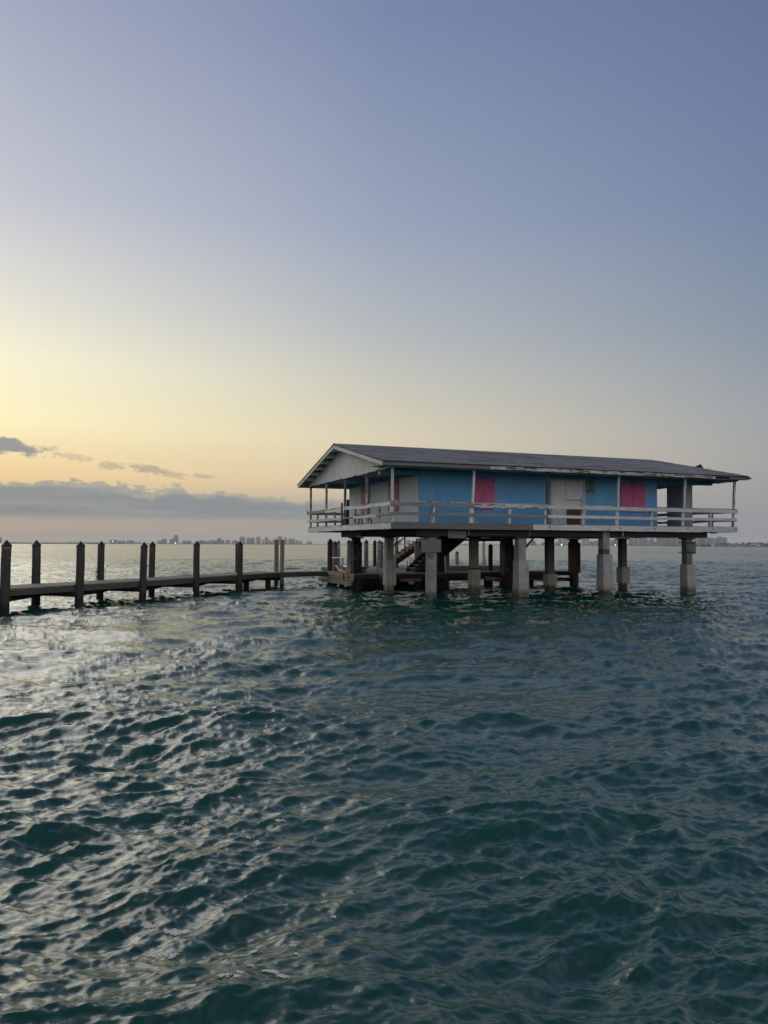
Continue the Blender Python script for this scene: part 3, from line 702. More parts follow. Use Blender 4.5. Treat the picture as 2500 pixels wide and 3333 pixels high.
# ripped-up flashing on the right rake
MB().add([(19.4, 3.0, 6.70), (19.6, 2.75, 6.66), (19.55, 2.9, 6.90), (19.3, 3.2, 6.74)], [(0, 1, 2), (0, 2, 3), (1, 3, 2), (0, 3, 1)]).build('torn_flashing', M['iron'], T_)
MB().box((19.50, EF - .07, 5.81), (19.66, EF + .1, 5.91)).build('eave_end', M['dark_board'], T_)

# ---- loose things at the house
def at_house(u, v_, z=0.0):
    c, s = math.cos(HR), math.sin(HR)
    return (HX + u * c - v_ * s, HY + u * s + v_ * c, z)
tr = thing('sawhorse', 'small dark wooden sawhorse standing on the side porch behind the railing', 'sawhorse', at_house(.75, 5.3, ZD), HR)
for du in (-.25, .25):
    for dv in (-1, 1): board('leg', (du, dv * .32, .01), (du * .9, dv * .05, .42), .05, .07, M['dark_board'], tr)
board('beam', (-.45, 0, .45), (.45, 0, .45), .09, .08, M['dark_board'], tr)
sg = thing('notice_sign', 'framed grey notice sign on the blue wall right of the white double door', 'sign', at_house(11.24, WV0 - .006, 5.32), HR)
MB().box((-.25, -.02, -.31), (.25, 0, .31)).build('backing', M['ink'], sg)
MB().box((-.225, -.026, .175), (.21, -.0205, .285)).build('heading_panel', M['paper'], sg)
MB().box((-.225, -.026, -.285), (.225, -.0205, .145)).build('text_panel', M['paper'], sg)
mb = MB().box((-.19, -.029, .215), (.15, -.0265, .24))
for i in range(9):
    w_ = (.13, .14, .15, .12, .13, .10, .09, .05, .09)[i]
    mb.box((-w_ + .01, -.029, .105 - i * .031), (w_ + .01, -.0265, .118 - i * .031))
for a, c_ in ((-.2, -.15), (-.14, -.09), (-.05, -.01), (0, .05), (.06, .10), (.11, .16)): mb.box((a, -.029, -.225), (c_, -.0265, -.175))
mb.build('lettering', M['ink'], sg)
s2 = thing('board_sign', 'weathered grey green board sign fixed across the nearest front stilt under the porch', 'sign', at_house(2.01, .30, 2.36), HR)
MB().hexa([(-.48, -.04, -.28), (.48, -.04, -.27), (.48, -.01, -.27), (-.48, -.01, -.28), (-.48, -.04, .26), (.48, -.04, .28), (.48, -.01, .28), (-.48, -.01, .26)]).build('panel', M['sign_face'], s2)
mb = MB()
for i in range(7):
    a = random.uniform(-.40, -.34); c_ = random.uniform(.28, .40); zz = .20 - i * .062
    x = a
    while x < c_:
        w_ = random.uniform(.05, .16); mb.box((x, -.043, zz), (min(x + w_, c_), -.041, zz + .016)); x += w_ + .025
mb.build('lettering', M['faint_ink'], s2)
for a, c_ in ((( -.49, -.045, .262), (.49, -.045, .283)), ((-.49, -.045, -.285), (.49, -.045, -.275))): board('edge_strip', a, c_, .012, .02, M['gray_board'], s2)
s3 = thing('sticker', 'small blue placard with dark oval, white letters and yellow base on the signed stilt', 'placard', at_house(2.04, .345, 1.88), HR)
M['s_blue'] = plain('s_blue', (.12, .20, .28), .5); M['s_navy'] = plain('s_navy', (.02, .02, .12), .5); M['s_red'] = plain('s_red', (.16, .02, .03), .5)
M['s_yel'] = plain('s_yel', (.33, .23, .07), .5); M['s_white'] = plain('s_white', (.6, .6, .62), .5)
MB().box((-.16, -.012, -.08), (.13, -.001, .14)).build('panel', M['s_blue'], s3)
MB().box((-.16, -.012, -.14), (.13, -.001, -.082)).build('base_stripe', M['s_yel'], s3)
mb = MB(); n_ = 20
mb.prism([(-.015 + .11 * math.cos(2 * math.pi * i / n_), .035 + .065 * math.sin(2 * math.pi * i / n_)) for i in range(n_)], 1, -.017, -.0125); mb.build('oval', M['s_navy'], s3)
MB().box((-.065, -.015, -.062), (.05, -.0125, -.03)).build('red_mark', M['s_red'], s3)
mb = MB()
for x in (-.05, .012):
    mb.box((x, -.021, .0), (x + .013, -.0175, .065)); mb.box((x + .0135, -.021, .052), (x + .042, -.0175, .065)); mb.box((x + .0135, -.021, .026), (x + .034, -.0175, .037))
mb.build('letters', M['s_white'], s3)

# ================================================================ platform behind and under the house (house axes)
pf = thing('dock_platform', 'low L shaped wooden platform behind the stilts of the house', 'dock', (HX, HY, 0), HR)
ZP = .85
def planks(name, poly_u0, poly_u1, v0, v1, along, parent, z=ZP, w=.14, mat='dock_top'):
    mb = MB(); t = poly_u0 if along == 'v' else v0; end = poly_u1 if along == 'v' else v1
    while t < end - .02:
        a = min(t + w, end)
        j = random.uniform(-.01, .01)
        if along == 'v': mb.box((t, v0 + j, z - .04), (a - .008, v1 + j, z + random.uniform(-.002, .003)))
        else: mb.box((poly_u0 + j, t, z - .04), (poly_u1 + j, a - .008, z + random.uniform(-.002, .003)))
        t += w
    o = mb.build(name, M[mat], parent); o['kind'] = 'stuff'; return o
planks('deck_boards', 1.15, 8.3, 8.0, 13.5, 'v', pf)
planks('deck_boards', 8.3, 15.3, 9.35, 11.2, 'v', pf)
planks('deck_boards', 3.4, 9.4, 13.52, 21.2, 'u', pf, z=ZP + .02)
for (a, c_) in (((1.15, 7.98, .70), (5.8, 7.98, .70)), ((5.8, 7.98, .70), (8.3, 7.98, .70)), ((8.32, 9.33, .70), (12.4, 9.33, .70)), ((12.4, 9.33, .70), (15.3, 9.33, .70))):
    board('edge_beam', a, c_, .05, .22, M['dark_board'], pf)
board('edge_beam', (1.12, 8.0, .75), (1.12, 13.5, .75), .05, .18, M['tan_board'], pf)
board('edge_beam', (1.12, 8.0, .55), (1.12, 13.5, .55), .05, .18, M['tan_board'], pf)
board('edge_beam', (1.02, 8.1, .34), (1.02, 13.9, .34), .12, .22, M['green_side'], pf)
board('edge_beam', (3.38, 13.5, .72), (3.38, 21.2, .72), .05, .22, M['dock_side'], pf)
board('edge_beam', (15.32, 9.3, .70), (15.32, 11.2, .70), .05, .24, M['dark_board'], pf)
board('edge_beam', (1.2, 13.55, .62), (15.3, 11.25, .62), .05, .2, M['dark_board'], pf) if False else None
for v_ in (8.9, 10.9, 13.0): board('cross_beam', (1.3, v_, .52), (8.2 if v_ > 12 or v_ < 9 else 15.2, v_, .52), .18, .26, M['dark_board'], pf)
for v_ in (16.5, 19.5): board('cross_beam', (3.5, v_, .55), (9.3, v_, .55), .18, .26, M['dark_board'], pf)
board('brace', (9.4, 9.0, .50), (12.2, 9.0, .18), .12, .24, M['pile_gray'], pf)
board('brace', (12.2, 9.0, .46), (15.2, 9.0, .36), .10, .22, M['dark_board'], pf)
for u, v_ in ((1.45, 8.3), (1.45, 11.0), (3.2, 8.3), (4.9, 8.4), (6.6, 8.3), (4.9, 12.9), (8.0, 12.9), (9.9, 9.7), (12.9, 9.7), (6.4, 10.8), (3.8, 15.5), (8.9, 15.5), (3.8, 20.5), (8.9, 20.5), (11.6, 10.9)):
    MB().tube([(u, v_, -1.5), (u, v_, .80)], .16, 10).build('support_pile', M['pile'], pf, True)
MB().box((3.7, 7.9, .42), (4.9, 7.95, .58)).build('pale_board', M['pile_gray'], pf)
fd = thing('finger_dock', 'narrow wooden finger dock out in the water behind the house', 'dock', (HX, HY, 0), HR)
planks('deck_boards', 7.5, 19.6, 20.6 + .9, 23.8, 'v', fd)
board('edge_beam', (9.5, 21.46, .68), (19.6, 21.46, .68), .06, .30, M['dock_side'], fd)
board('edge_beam', (9.5, 23.84, .68), (19.6, 23.84, .68), .06, .30, M['dock_side'], fd)
for u in (11.0, 14.5, 18.6):
    for v_ in (21.8, 23.5): MB().tube([(u, v_, -1.5), (u, v_, .7)], .15, 8).build('support_pile', M['pile'], fd, True)
board('cross_beam', (9.6, 22.6, .5), (19.5, 22.6, .5), .8, .2, M['pile_gray'], fd)

# --- walkway dock on the left: world axes
dA = Vector((-12.86, 27.69, 0)); dd = Vector((.3875, .9219, 0)); dn = Vector((.9219, -.3875, 0))
dk = thing('boat_dock', 'long low wooden dock running in from the left to the house platform', 'dock', tuple(dA), math.atan2(dd.y, dd.x))
# local x along the dock, local y to its far side (left); width 1.78
def dock_planks(x0_, x1_, y0_, y1_, z, parent):
    mb = MB(); t = x0_
    while t < x1_:
        j = random.uniform(-.012, .012); mb.box((t, y0_ + j, z - .04), (t + .132, y1_ + j, z + random.uniform(-.002, .004))); t += .14
    o = mb.build('deck_boards', M['dock_top'], parent); o['kind'] = 'stuff'
dock_planks(-5.5, 18.9, -.03, 1.80, .85, dk)
for a, c_ in ((-5.5, -.3), (-.3, 3.1), (3.1, 6.75), (6.75, 10.5), (10.5, 14.1), (14.1, 18.6)):
    board('side_beam', (a + .01, 0, .70), (c_ - .01, 0, .70), .05, .22, M['dock_side'], dk)
    board('side_beam', (a + .01, 1.77, .70), (c_ - .01, 1.77, .70), .05, .22, M['dock_side'], dk)
    board('side_beam', (a + .01, .09, .50), (c_ - .01, 1.70, .50), .06, .26, M['dark_board'], dk)
    board('cross_beam', (c_, -.05, .49), (c_, 2.0, .49), .16, .22, M['dock_side'], dk)
for x, y in ((16.2, .8), (17.6, .3)): MB().tube([(x, y, -1.5), (x, y, .6)], .16, 8).build('support_pile', M['pile'], dk, True)
# link between dock and platform
lk = thing('dock_bridge', 'short narrow gangway linking the end of the left dock to the house platform', 'gangway', (0, 0, 0), 0)
a0 = Vector((-5.75, 44.35, 0)); a1 = Vector(at_house(1.15, 12.6))
dv_ = (a1 - a0); Lk = dv_.length; lk.location = a0; lk.rotation_euler = (0, 0, math.atan2(dv_.y, dv_.x))
mb = MB(); t = 0
while t < Lk - .1: mb.box((t, .0, .81), (t + .132, 1.2, .853)); t += .14
o = mb.build('deck_boards', M['dock_top'], lk); o['kind'] = 'stuff'
board('side_beam', (0, -.03, .70), (Lk, -.03, .70), .05, .24, M['dock_side'], lk)
board('side_beam', (0, 1.2, .70), (Lk, 1.2, .70), .05, .24, M['dock_side'], lk)

# ================================================================ pilings
def piling(loc, zt, dia, label, mat='pile', cap='cone', lean=None, group='pilings along the dock', band=False, rope=0, base=-1.6):
    t = thing('piling', label, 'piling', (loc[0], loc[1], 0), random.uniform(0, 1), group)
    r = dia / 2; hc = dia * random.uniform(.54, .66)
    if lean is None: lean = random.uniform(-.05, .05)
    z1 = zt - (hc if cap == 'cone' else 0)
    n = 7; pts = []; rr = []
    lx, ly = random.uniform(-.05, .05), lean
    for i in range(n):
        f = i / (n - 1); z = base + (z1 - base) * f
        pts.append((lx * f + random.gauss(0, .004), ly * f + random.gauss(0, .004), z)); rr.append(r * (1.06 - .08 * f) * random.uniform(.985, 1.015))
    V = MB().tube(pts, rr, 14)
    # grain along local x: build lying down, then stand it up
    Vl = [(p[2], p[1], -p[0]) for p in V.V]
    o = mesh_obj('shaft', Vl, V.F, M[mat], t, True)
    o.matrix_local = Matrix(((0, 0, -1, 0), (0, 1, 0, 0), (1, 0, 0, 0), (0, 0, 0, 1)))
    px_, py_ = pts[-1][0], pts[-1][1]
    if cap == 'cone':
        c = MB().tube([(px_, py_, z1 - .035), (px_, py_, z1 + .002), (px_, py_, zt)], [r * 1.10, r * 1.10, .006], 14).build('cap', M['cap'], t)
    if band: MB().tube([(px_, py_, z1 - .13), (px_, py_, z1 - .06)], r * 1.04, 14).build('band', M['white_worn'], t)
    for k in range(rope):
        zz = 1.25 + .1 * k
        ring = [((r + .012) * math.cos(a), (r + .012) * math.sin(a), zz + .02 * math.sin(3 * a)) for a in [2 * math.pi * j / 14 for j in range(15)]]
        MB().tube(ring, .013, 5).build('rope', M['iron'], t)
        s_ = 1 if k % 2 else -1
        MB().tube([(s_ * (r + .01), 0, zz), (s_ * (r + .05), -.02, zz - .12), (s_ * (r + .03), -.03, zz - .3), (s_ * (r + .06), -.02, zz - .42)], .014, 5).build('rope_tail', M['iron'], t)
    return t
G1 = 'pilings on the near side of the dock'; G2 = 'pilings on the far side of the dock'; G3 = 'pilings round the house platform'
piling((-12.87, 27.36), 2.52, .32, 'thick dark piling at the left photo edge, pale band below its pointed cap', band=True, group=G1)
piling((-11.54, 30.53), 2.50, .31, 'second pointed piling from the left on the near side of the dock', group=G1, lean=.03)
piling((-10.14, 33.86), 2.49, .29, 'third pointed piling from the left on the near side of the dock', group=G1)
piling((-8.67, 37.34), 2.55, .28, 'fourth near side dock piling, a far side cap peeking out behind its left', group=G1, lean=.04)
piling((-7.28, 40.66), 2.56, .29, 'last pointed piling on the near side of the dock before the square posts', group=G1, lean=.02)
piling((-13.45, 31.25), 2.54, .32, 'far side dock piling at the far left with a rope tail on its right', group=G2, rope=1)
piling((-12.12, 34.40), 2.52, .29, 'far side dock piling with rope ends hanging on both sides', group=G2, rope=2)
piling((-10.81, 37.52), 2.53, .28, 'third far side dock piling, just right of a near side piling', group=G2)
piling((-9.49, 40.66), 2.55, .29, 'far side dock piling nearly hidden behind the fourth near one', group=G2)
piling((-7.97, 44.27), 2.57, .30, 'far side dock piling almost hidden behind the last pointed near one', group=G2)
def sq_post(loc, zt, s, label, mat='pile_gray', rz=.4, group='square posts at the end of the dock'):
    t = thing('square_post', label, 'post', (loc[0], loc[1], 0), rz, group)
    board('shaft', (0, 0, -1.6), (0, 0, zt), s, s, M[mat], t); return t
sq_post((-5.64, 44.56), 2.65, .20, 'nearer right one of two square flat topped posts at the dock end')
sq_post((-6.41, 47.99), 2.67, .21, 'farther left one of two square flat topped posts at the dock end')
for (u, v_, zt, dd_, lb, mt) in (
    (1.60, 13.62, 2.77, .33, 'taller rear piling of the overlapping pair at the left corner of the platform', 'pile'),
    (1.78, 13.30, 2.62, .31, 'lower front piling of the overlapping pair at the left corner of the platform', 'pile_gray'),
    (5.96, 25.29, 2.72, .26, 'slim pointed piling far behind the metal ladder frame', 'pile_gray'),
    (2.72, 13.40, 2.70, .27, 'grey piling just left of the black peeling stilt', 'pile_pale'),
    (4.84, 16.25, 2.73, .29, 'dark green grey piling alone between the black stilt and the next stilt', 'pile_gray'),
    (7.50, 21.75, 2.74, .26, 'rear piling of the pair overlapping behind the small hooped ladder', 'pile'),
    (7.69, 21.42, 2.74, .32, 'front piling of the pair overlapping behind the small hooped ladder', 'pile_gray'),
    (6.25, 17.22, 2.64, .26, 'piling half hidden by the left side of the second stilt', 'pile_gray'),
    (7.79, 18.29, 2.70, .28, 'piling right beside the second stilt at the foot of the stair', 'pile_gray'),
    (8.55, 16.66, 2.72, .33, 'thick piling in front of the tan stair treads', 'pile_gray'),
    (9.89, 19.28, 2.75, .32, 'piling whose cap shows just behind the thick one by the stair', 'pile_gray'),
    (11.2, 22.0, 2.60, .30, 'shadowed piling between the thick piling and the signed stilt', 'pile_gray'),
    (15.2, 24.03, 1.93, .29, 'short pointed piling, the lowest one, on the finger dock', 'pile_gray'),
    (10.83, 10.93, 2.50, .27, 'dark pointed piling standing at the edge of the walkway behind the stilts', 'pile')):
    piling(at_house(u, v_), zt, dd_, lb, mt, group=G3, lean=.02)
for u, v_, lb, dia, zt in ((8.07, 11.1, 'pale round post beside the dark slanting stair', .27, 2.8), (17.67, 24.42, 'pale slim round post behind the finger dock', .24, 3.1), (11.95, 11.27, 'pale round post left of the big dark stilt', .26, 2.8)):
    piling(at_house(u, v_), zt, dia, lb, 'pile_pale', cap=None, group='pale round posts under the house')

# ================================================================ stairs, ladders
def in_house(t): t.location = (HX, HY, 0); t.rotation_euler = (0, 0, HR)
st1 = thing('staircase', 'wooden stair with tan treads and brown handrails climbing to the back porch', 'stairs'); in_house(st1); st1.location = at_house(1.5, 3.5)
MB().box((8.9, 9.3, 3.20), (9.9, 15.0, 3.34)).build('landing', M['dark_board'], st1)
n_ = 14
for i in range(n_):
    z = ZP + .18 * (i + .9); u = 4.95 + .275 * i
    board('tread', (u + .14, 13.62, z), (u + .14, 14.9, z), .30, .05, M['stair_tan'], st1)
    board('riser', (u + .02, 13.66, z - .1), (u + .02, 14.86, z - .1), .03, .15, M['stair_tan'], st1)
for v_ in (13.6, 14.92):
    MB().prism([(4.95, ZP + .02), (5.45, ZP + .02), (8.95, 3.10), (8.95, 3.32), (8.75, 3.32), (4.95, ZP + .10)], 1, v_ - .025, v_ + .025).build('stringer', M['dark_board'], st1)
    for u in (5.1, 6.35, 8.4):
        zb = ZP + .65 * (u - 4.95) + .15
        board('rail_post', (u, v_, zb - .1), (u, v_, zb + (.95 if u < 8 else 1.0)), .08, .08, M['brownrail'], st1)
    board('handrail', (4.95, v_, 1.95), (8.9, v_, 4.5), .05, .08, M['brownrail'], st1)
for u in (8.05, 8.75): board('landing_post', (u, 13.2, ZP), (u, 13.2, 3.3), .10, .10, M['brownrail'], st1)
board('landing_beam', (8.0, 13.0, 2.95), (8.9, 13.0, 2.95), .1, .2, M['tan_board'], st1)
st2 = thing('staircase', 'dark steep stair under the house, a black slanting side right of the signed stilt', 'stairs'); in_house(st2)
MB().prism([(5.35, .86), (6.05, .86), (8.85, 2.92), (8.85, 3.28), (7.9, 3.28), (5.35, 1.06)], 1, 9.75, 9.80).build('stringer', M['dark_board'], st2)
MB().prism([(5.35, .86), (6.05, .86), (8.85, 2.92), (8.85, 3.28), (7.9, 3.28), (5.35, 1.06)], 1, 10.9, 10.95).build('stringer', M['dark_board'], st2)
for i in range(12):
    z = 1.07 + .2 * i; u = 5.47 + .26 * i
    board('tread', (u + .1, 9.70, z), (u + .1, 11.0, z), .27, .035, M['dock_top' if i < 3 else 'dark_board'], st2)
    MB().box((u + .02, 9.81, z - .19), (u + .04, 10.9, z - .02)).build('riser', M['dark_board'], st2)
def hoop(mb, p, du, dv, z0, z1, r=.022, n=9):
    P = [(p[0], p[1], z0)]
    for i in range(n):
        a = math.pi * i / (n - 1)
        P.append((p[0] + du * (1 - math.cos(a)) / 2, p[1] + dv * (1 - math.cos(a)) / 2, z1 - .25 + .25 * math.sin(a)))
    P.append((p[0] + du, p[1] + dv, z0)); mb.tube(P, r, 6); return mb
ld = thing('swim_ladder', 'slim steel ladder hoop at the front edge of the platform left of the second stilt', 'ladder'); in_house(ld)
hoop(MB(), (2.58, 7.92), .0, .45, -.1, 1.50).build('handrail', M['steel'], ld, True)
hoop(MB(), (2.95, 7.92), .0, .45, -.1, 1.50).build('handrail', M['steel'], ld, True)
for z in (.1, .35): MB().tube([(2.58, 7.92, z), (2.95, 7.92, z)], .02, 6).build('rung', M['steel'], ld)
l2 = thing('swim_ladder', 'pair of steel ladder hoops on the platform before the tan stair', 'ladder'); in_house(l2)
hoop(MB(), (6.75, 14.1), .45, .55, .86, 1.62, .03).build('handrail', M['steel'], l2, True)
hoop(MB(), (6.60, 13.3), .45, .55, .86, 1.62, .03).build('handrail', M['steel'], l2, True)
l3 = thing('swim_ladder', 'steel ladder hoops on the far finger dock beside the dark piling', 'ladder'); in_house(l3)
hoop(MB(), (17.75, 23.3), .25, .4, .86, 1.55, .03).build('handrail', M['steel'], l3, True)
hoop(MB(), (17.2, 23.3), .25, .4, .86, 1.55, .03).build('handrail', M['steel'], l3, True)
# boarding frame on the left side of the platform
bf = thing('boarding_rail', 'grey metal handrail frame with long flat top bar at the platform left corner', 'handrail'); in_house(bf)
board('top_bar', (1.02, 8.75, 1.68), (1.02, 11.4, 1.66), .05, .05, M['steel'], bf)
MB().tube([(1.04, 9.62, .45), (1.04, 9.62, 1.66)], .05, 8).build('post', M['steel'], bf)
MB().tube([(1.04, 8.82, .42), (1.04, 8.82, 1.66)], .032, 8).build('post', M['steel'], bf)
MB().tube([(1.05, 10.55, .86), (1.05, 10.55, 1.66)], .025, 6).build('post', M['steel'], bf)
MB().tube([(1.04, 9.62, 1.22), (1.04, 8.82, 1.22)], .03, 6).build('cross_bar', M['steel'], bf)
MB().tube([(1.04, 11.0, .88), (1.04, 10.95, 1.15), (1.04, 10.7, 1.22), (1.04, 10.5, 1.12), (1.04, 10.2, 1.0), (1.04, 9.62, .95), (1.04, 9.2, .90), (1.04, 8.82, .86)], .03, 6).build('curved_rail', M['steel'], bf, True)
MB().tube([(1.04, 9.3, .88), (1.04, 9.35, 1.1), (1.04, 9.1, 1.2), (1.04, 8.9, 1.08)], .025, 6).build('curved_rail', M['steel'], bf, True)
bx = thing('deck_box', 'long low tan wooden box on the platform behind the metal handrail frame', 'box'); in_house(bx)
MB().box((1.9, 10.2, ZP + .01), (2.6, 12.9, ZP + .27)).build('case', M['tan_board'], bx)
MB().box((1.86, 10.15, ZP + .27), (2.64, 12.95, ZP + .31)).build('lid', M['dock_top'], bx)

# ================================================================ far shores, all at their true distances
def tower_mat(name, c, win, fh, fw):
    m, q, b = mat_new(name)
    tc = q.n('ShaderNodeTexCoord').outputs['Object']
    x, y, z = q.sep(tc)
    wz = q.m('GREATER_THAN', q.m('FRACT', q.m('DIVIDE', z, fh)), .45)
    wx = q.m('GREATER_THAN', q.m('FRACT', q.m('DIVIDE', q.m('ADD', x, y), fw)), .35)
    k = q.m('MULTIPLY', wz, wx)
    oi = q.n('ShaderNodeObjectInfo').outputs['Random']
    hsv = q.n('ShaderNodeHueSaturation'); q.put(hsv.inputs['Color'], q.mix(k, c, win)); q.put(hsv.inputs['Value'], q.m('MULTIPLY_ADD', oi, .7, .6))
    q.put(b.inputs['Base Color'], hsv.outputs[0]); b.inputs['Roughness'].default_value = .6
    return m
M['tower_a'] = tower_mat('tower_a', (.38, .37, .36), (.06, .08, .10), 3.6, 6.0)
M['tower_b'] = tower_mat('tower_b', (.24, .25, .27), (.05, .07, .09), 3.4, 9.0)
M['roof_far'] = plain('roof_far', (.2, .2, .2), .8)
LEFT = [(-3929, 30, 63, ''), (-2788, 69, 42, ''), (-2704, 66, 34, ''), (-2616, 69, 36, ''), (-2299, 42, 37, ''), (-2258, 42, 54, ''), (-2179, 41, 54, ''), (-2141, 42, 92, 't'), (-2049, 35, 37, ''), (-2006, 42, 36, ''), (-1884, 47, 43, 'p'), (-1834, 45, 35, ''), (-1782, 44, 45, 'r'), (-1732, 30, 39, ''), (-1699, 38, 64, 't'), (-1657, 28, 46, ''), (-1614, 16, 43, ''), (-1593, 24, 48, ''), (-1548, 22, 39, ''), (-1522, 23, 50, 'p'), (-1470, 54, 79, 't'), (-1399, 40, 72, 'p'), (-1355, 35, 70, 'p'), (-1298, 42, 80, 't'), (-1237, 19, 51, 'p'), (-1210, 27, 77, ''), (-1175, 19, 54, 'p'), (-1147, 21, 41, ''), (-1123, 24, 62, ''), (-1084, 47, 85, 't'), (-1018, 33, 72, 'p'), (-971, 62, 62, ''), (-902, 33, 44, ''), (-859, 28, 37, ''), (-783, 50, 34, ''), (125, 53, 51, ''), (226, 47, 50, '')]
RIGHT = [(969, 25, 30, ''), (1187, 35, 40, ''), (1132, 25, 23, ''), (1279, 23, 28, ''), (1384, 24, 28, ''), (1411, 30, 55, 't'), (1451, 22, 61, ''), (1480, 23, 46, ''), (1598, 27, 62, ''), (1628, 27, 63, ''), (1662, 27, 36, ''), (1696, 36, 40, ''), (1733, 30, 34, ''), (1825, 25, 44, ''), (1850, 40, 54, 't'), (1893, 36, 51, ''), (1977, 43, 62, ''), (2020, 33, 68, ''), (2053, 39, 71, 't'), (2092, 30, 66, ''), (2122, 27, 52, ''), (2149, 30, 64, ''), (2180, 26, 36, ''), (2203, 25, 70, ''), (2228, 43, 69, ''), (2271, 43, 74, 't'), (2315, 36, 69, ''), (2347, 27, 64, ''), (2372, 36, 67, ''), (2408, 50, 69, ''), (2458, 34, 66, ''), (2493, 43, 72, ''), (2530, 69, 73, 't'), (2601, 63, 70, ''), (2661, 29, 56, ''), (2688, 43, 79, 'd'), (2728, 37, 70, '')]
M['crane_red'] = plain('crane_red', (.45, .12, .08), .6)
def tower(x, w, h, kind, Y, label, group):
    y = Y + random.uniform(-150, 150); x = x * y / Y; w = w * y / Y
    name = 'tower_block' if h > 45 else 'low_building'
    t = thing(name, label, 'building', (x + w / 2, y, 0), 0, group)
    d = max(18, min(w, 34)); hw = w / 2 - .4; mt = M[random.choice(('tower_a', 'tower_b'))]
    hb = h * (.86 if kind in ('t', 'p', 'd') else .97)
    mb = MB().box((-hw, -d / 2, -1), (hw, d / 2, hb))
    if w > 40: mb.box((-hw * .6, -d / 2 - 3, -1), (hw * .2, -d / 2 - .1, hb * .9))
    mb.build('facade', mt, t)
    if kind == 't': MB().box((-hw * .7, -d * .35, hb), (hw * .7, d * .35, h)).build('rooftop_block', mt, t)
    elif kind == 'p': MB().add([(-hw, -d / 2, hb), (hw, -d / 2, hb), (hw, d / 2, hb), (-hw, d / 2, hb), (-hw * .15, 0, h), (hw * .15, 0, h)], [(0, 1, 5, 4), (1, 2, 5), (2, 3, 4, 5), (3, 0, 4)]).build('roof', M['roof_far'], t)
    elif kind == 'd': MB().prism([(hw * math.cos(math.pi * i / 12), hb + (h - hb) * math.sin(math.pi * i / 12)) for i in range(13)], 1, -d / 2, d / 2).build('roof', mt, t)
    else: MB().box((-hw * .4, -d * .2, hb), (hw * .1, d * .2, h)).build('rooftop_block', mt, t)
    if kind == 'r': MB().box((-hw * .9, -1, h - 6), (hw * .9, -.2, h - 4.5)).box((-1, -1.5, h - 4), (0, -.4, h + 6)).build('crane_arm', M['crane_red'], t)
def ordinal(i, n):
    W = ['first', 'second', 'third', 'fourth', 'fifth', 'sixth', 'seventh', 'eighth', 'ninth', 'tenth', 'eleventh', 'twelfth', 'thirteenth', 'fourteenth', 'fifteenth', 'sixteenth', 'seventeenth', 'eighteenth', 'nineteenth', 'twentieth',
         'twenty first', 'twenty second', 'twenty third', 'twenty fourth', 'twenty fifth', 'twenty sixth', 'twenty seventh', 'twenty eighth', 'twenty ninth', 'thirtieth', 'thirty first', 'thirty second', 'thirty third', 'thirty fourth', 'thirty fifth', 'thirty sixth', 'thirty seventh', 'thirty eighth']
    return W[i]
shape = {'t': 'with stepped top', 'p': 'with pitched top', 'd': 'with rounded top', '': 'with flat top', 'r': 'with red crane'}
def label_for(i, n, w, h, kind, side):
    size = 'tall' if h > 60 else ('mid height' if h > 42 else 'low')
    wd = 'broad' if w > 42 else ('slim' if w < 26 else 'plain')
    return f'{size} {wd} hazy building {shape[kind]}, {ordinal(i, n)} from left on {side} skyline'
for i, (x, w, h, kd) in enumerate(LEFT): tower(x, w, h, kd, 8200, label_for(i, len(LEFT), w, h, kd, 'left'), 'city blocks on the left skyline')
for i, (x, w, h, kd) in enumerate(RIGHT): tower(x, w, h, kd, 6500, label_for(i, len(RIGHT), w, h, kd, 'right'), 'city blocks on the right skyline')

# low wooded land: a base with a lumpy canopy of leaf clumps
m, q, b = mat_new('far_foliage')
P = q.n('ShaderNodeNewGeometry').outputs['Position']
q.put(b.inputs['Base Color'], q.mix(q.rng(q.noise(P, .25, 4, .6), .35, .65), (.020, .032, .022), (.055, .07, .045))); b.inputs['Roughness'].default_value = .9
M['foliage'] = m
M['land'] = plain('land', (.16, .15, .12), .9)
def clump_tris(cx, cy, cz, rx, ry, rz, n, s):
    r = rng.normal(size=(n, 3)); r /= np.linalg.norm(r, axis=1)[:, None]; r *= rng.uniform(.55, 1.0, (n, 1))
    c = np.array([cx, cy, cz]) + r * np.array([rx, ry, rz])
    a = rng.normal(size=(n, 3, 3)) * s
    return (c[:, None, :] + a).reshape(-1, 3)
def treeline(name, x0, x1, Y, hmin, hmax, step, label):
    pts = []
    x = x0; ph = random.random() * 9
    while x < x1:
        h = hmin + (hmax - hmin) * (.5 + .3 * math.sin(x * .011 + ph) + .2 * math.sin(x * .037 + 2 * ph)) * random.uniform(.8, 1.15)
        pts.append(clump_tris(x, Y + random.uniform(-8, 8), h * .48, step * .8, 8, h * .5, 26, h * .16)); x += step
    V = np.concatenate(pts); Q = np.arange(len(V)).reshape(-1, 3)
    mb = MB(); mb.box((x0, Y - 4, -1), (x1, Y + 30, hmin * .35)); bs = len(V)
    V = np.concatenate([V, np.array(mb.V)]); o = mesh_obj(name, V, [tuple(t) for t in Q] + [tuple(i + bs for i in f) for f in mb.F], M['foliage'])
    return tag(o, label, 'trees', kind='stuff')
treeline('wooded_shore', -2120, -1560, 4500, 8, 12, 7, 'low wooded shore along the horizon behind the left dock')
treeline('wooded_shore', -2560, -700, 7200, 9, 18, 14, 'long dim wooded shore below the left skyline')
treeline('wooded_shore', -1100, 700, 8000, 8, 16, 16, 'thin distant wooded shore seen under the house')
treeline('wooded_shore', 560, 2500, 6200, 8, 15, 12, 'dim wooded shore below the right skyline')
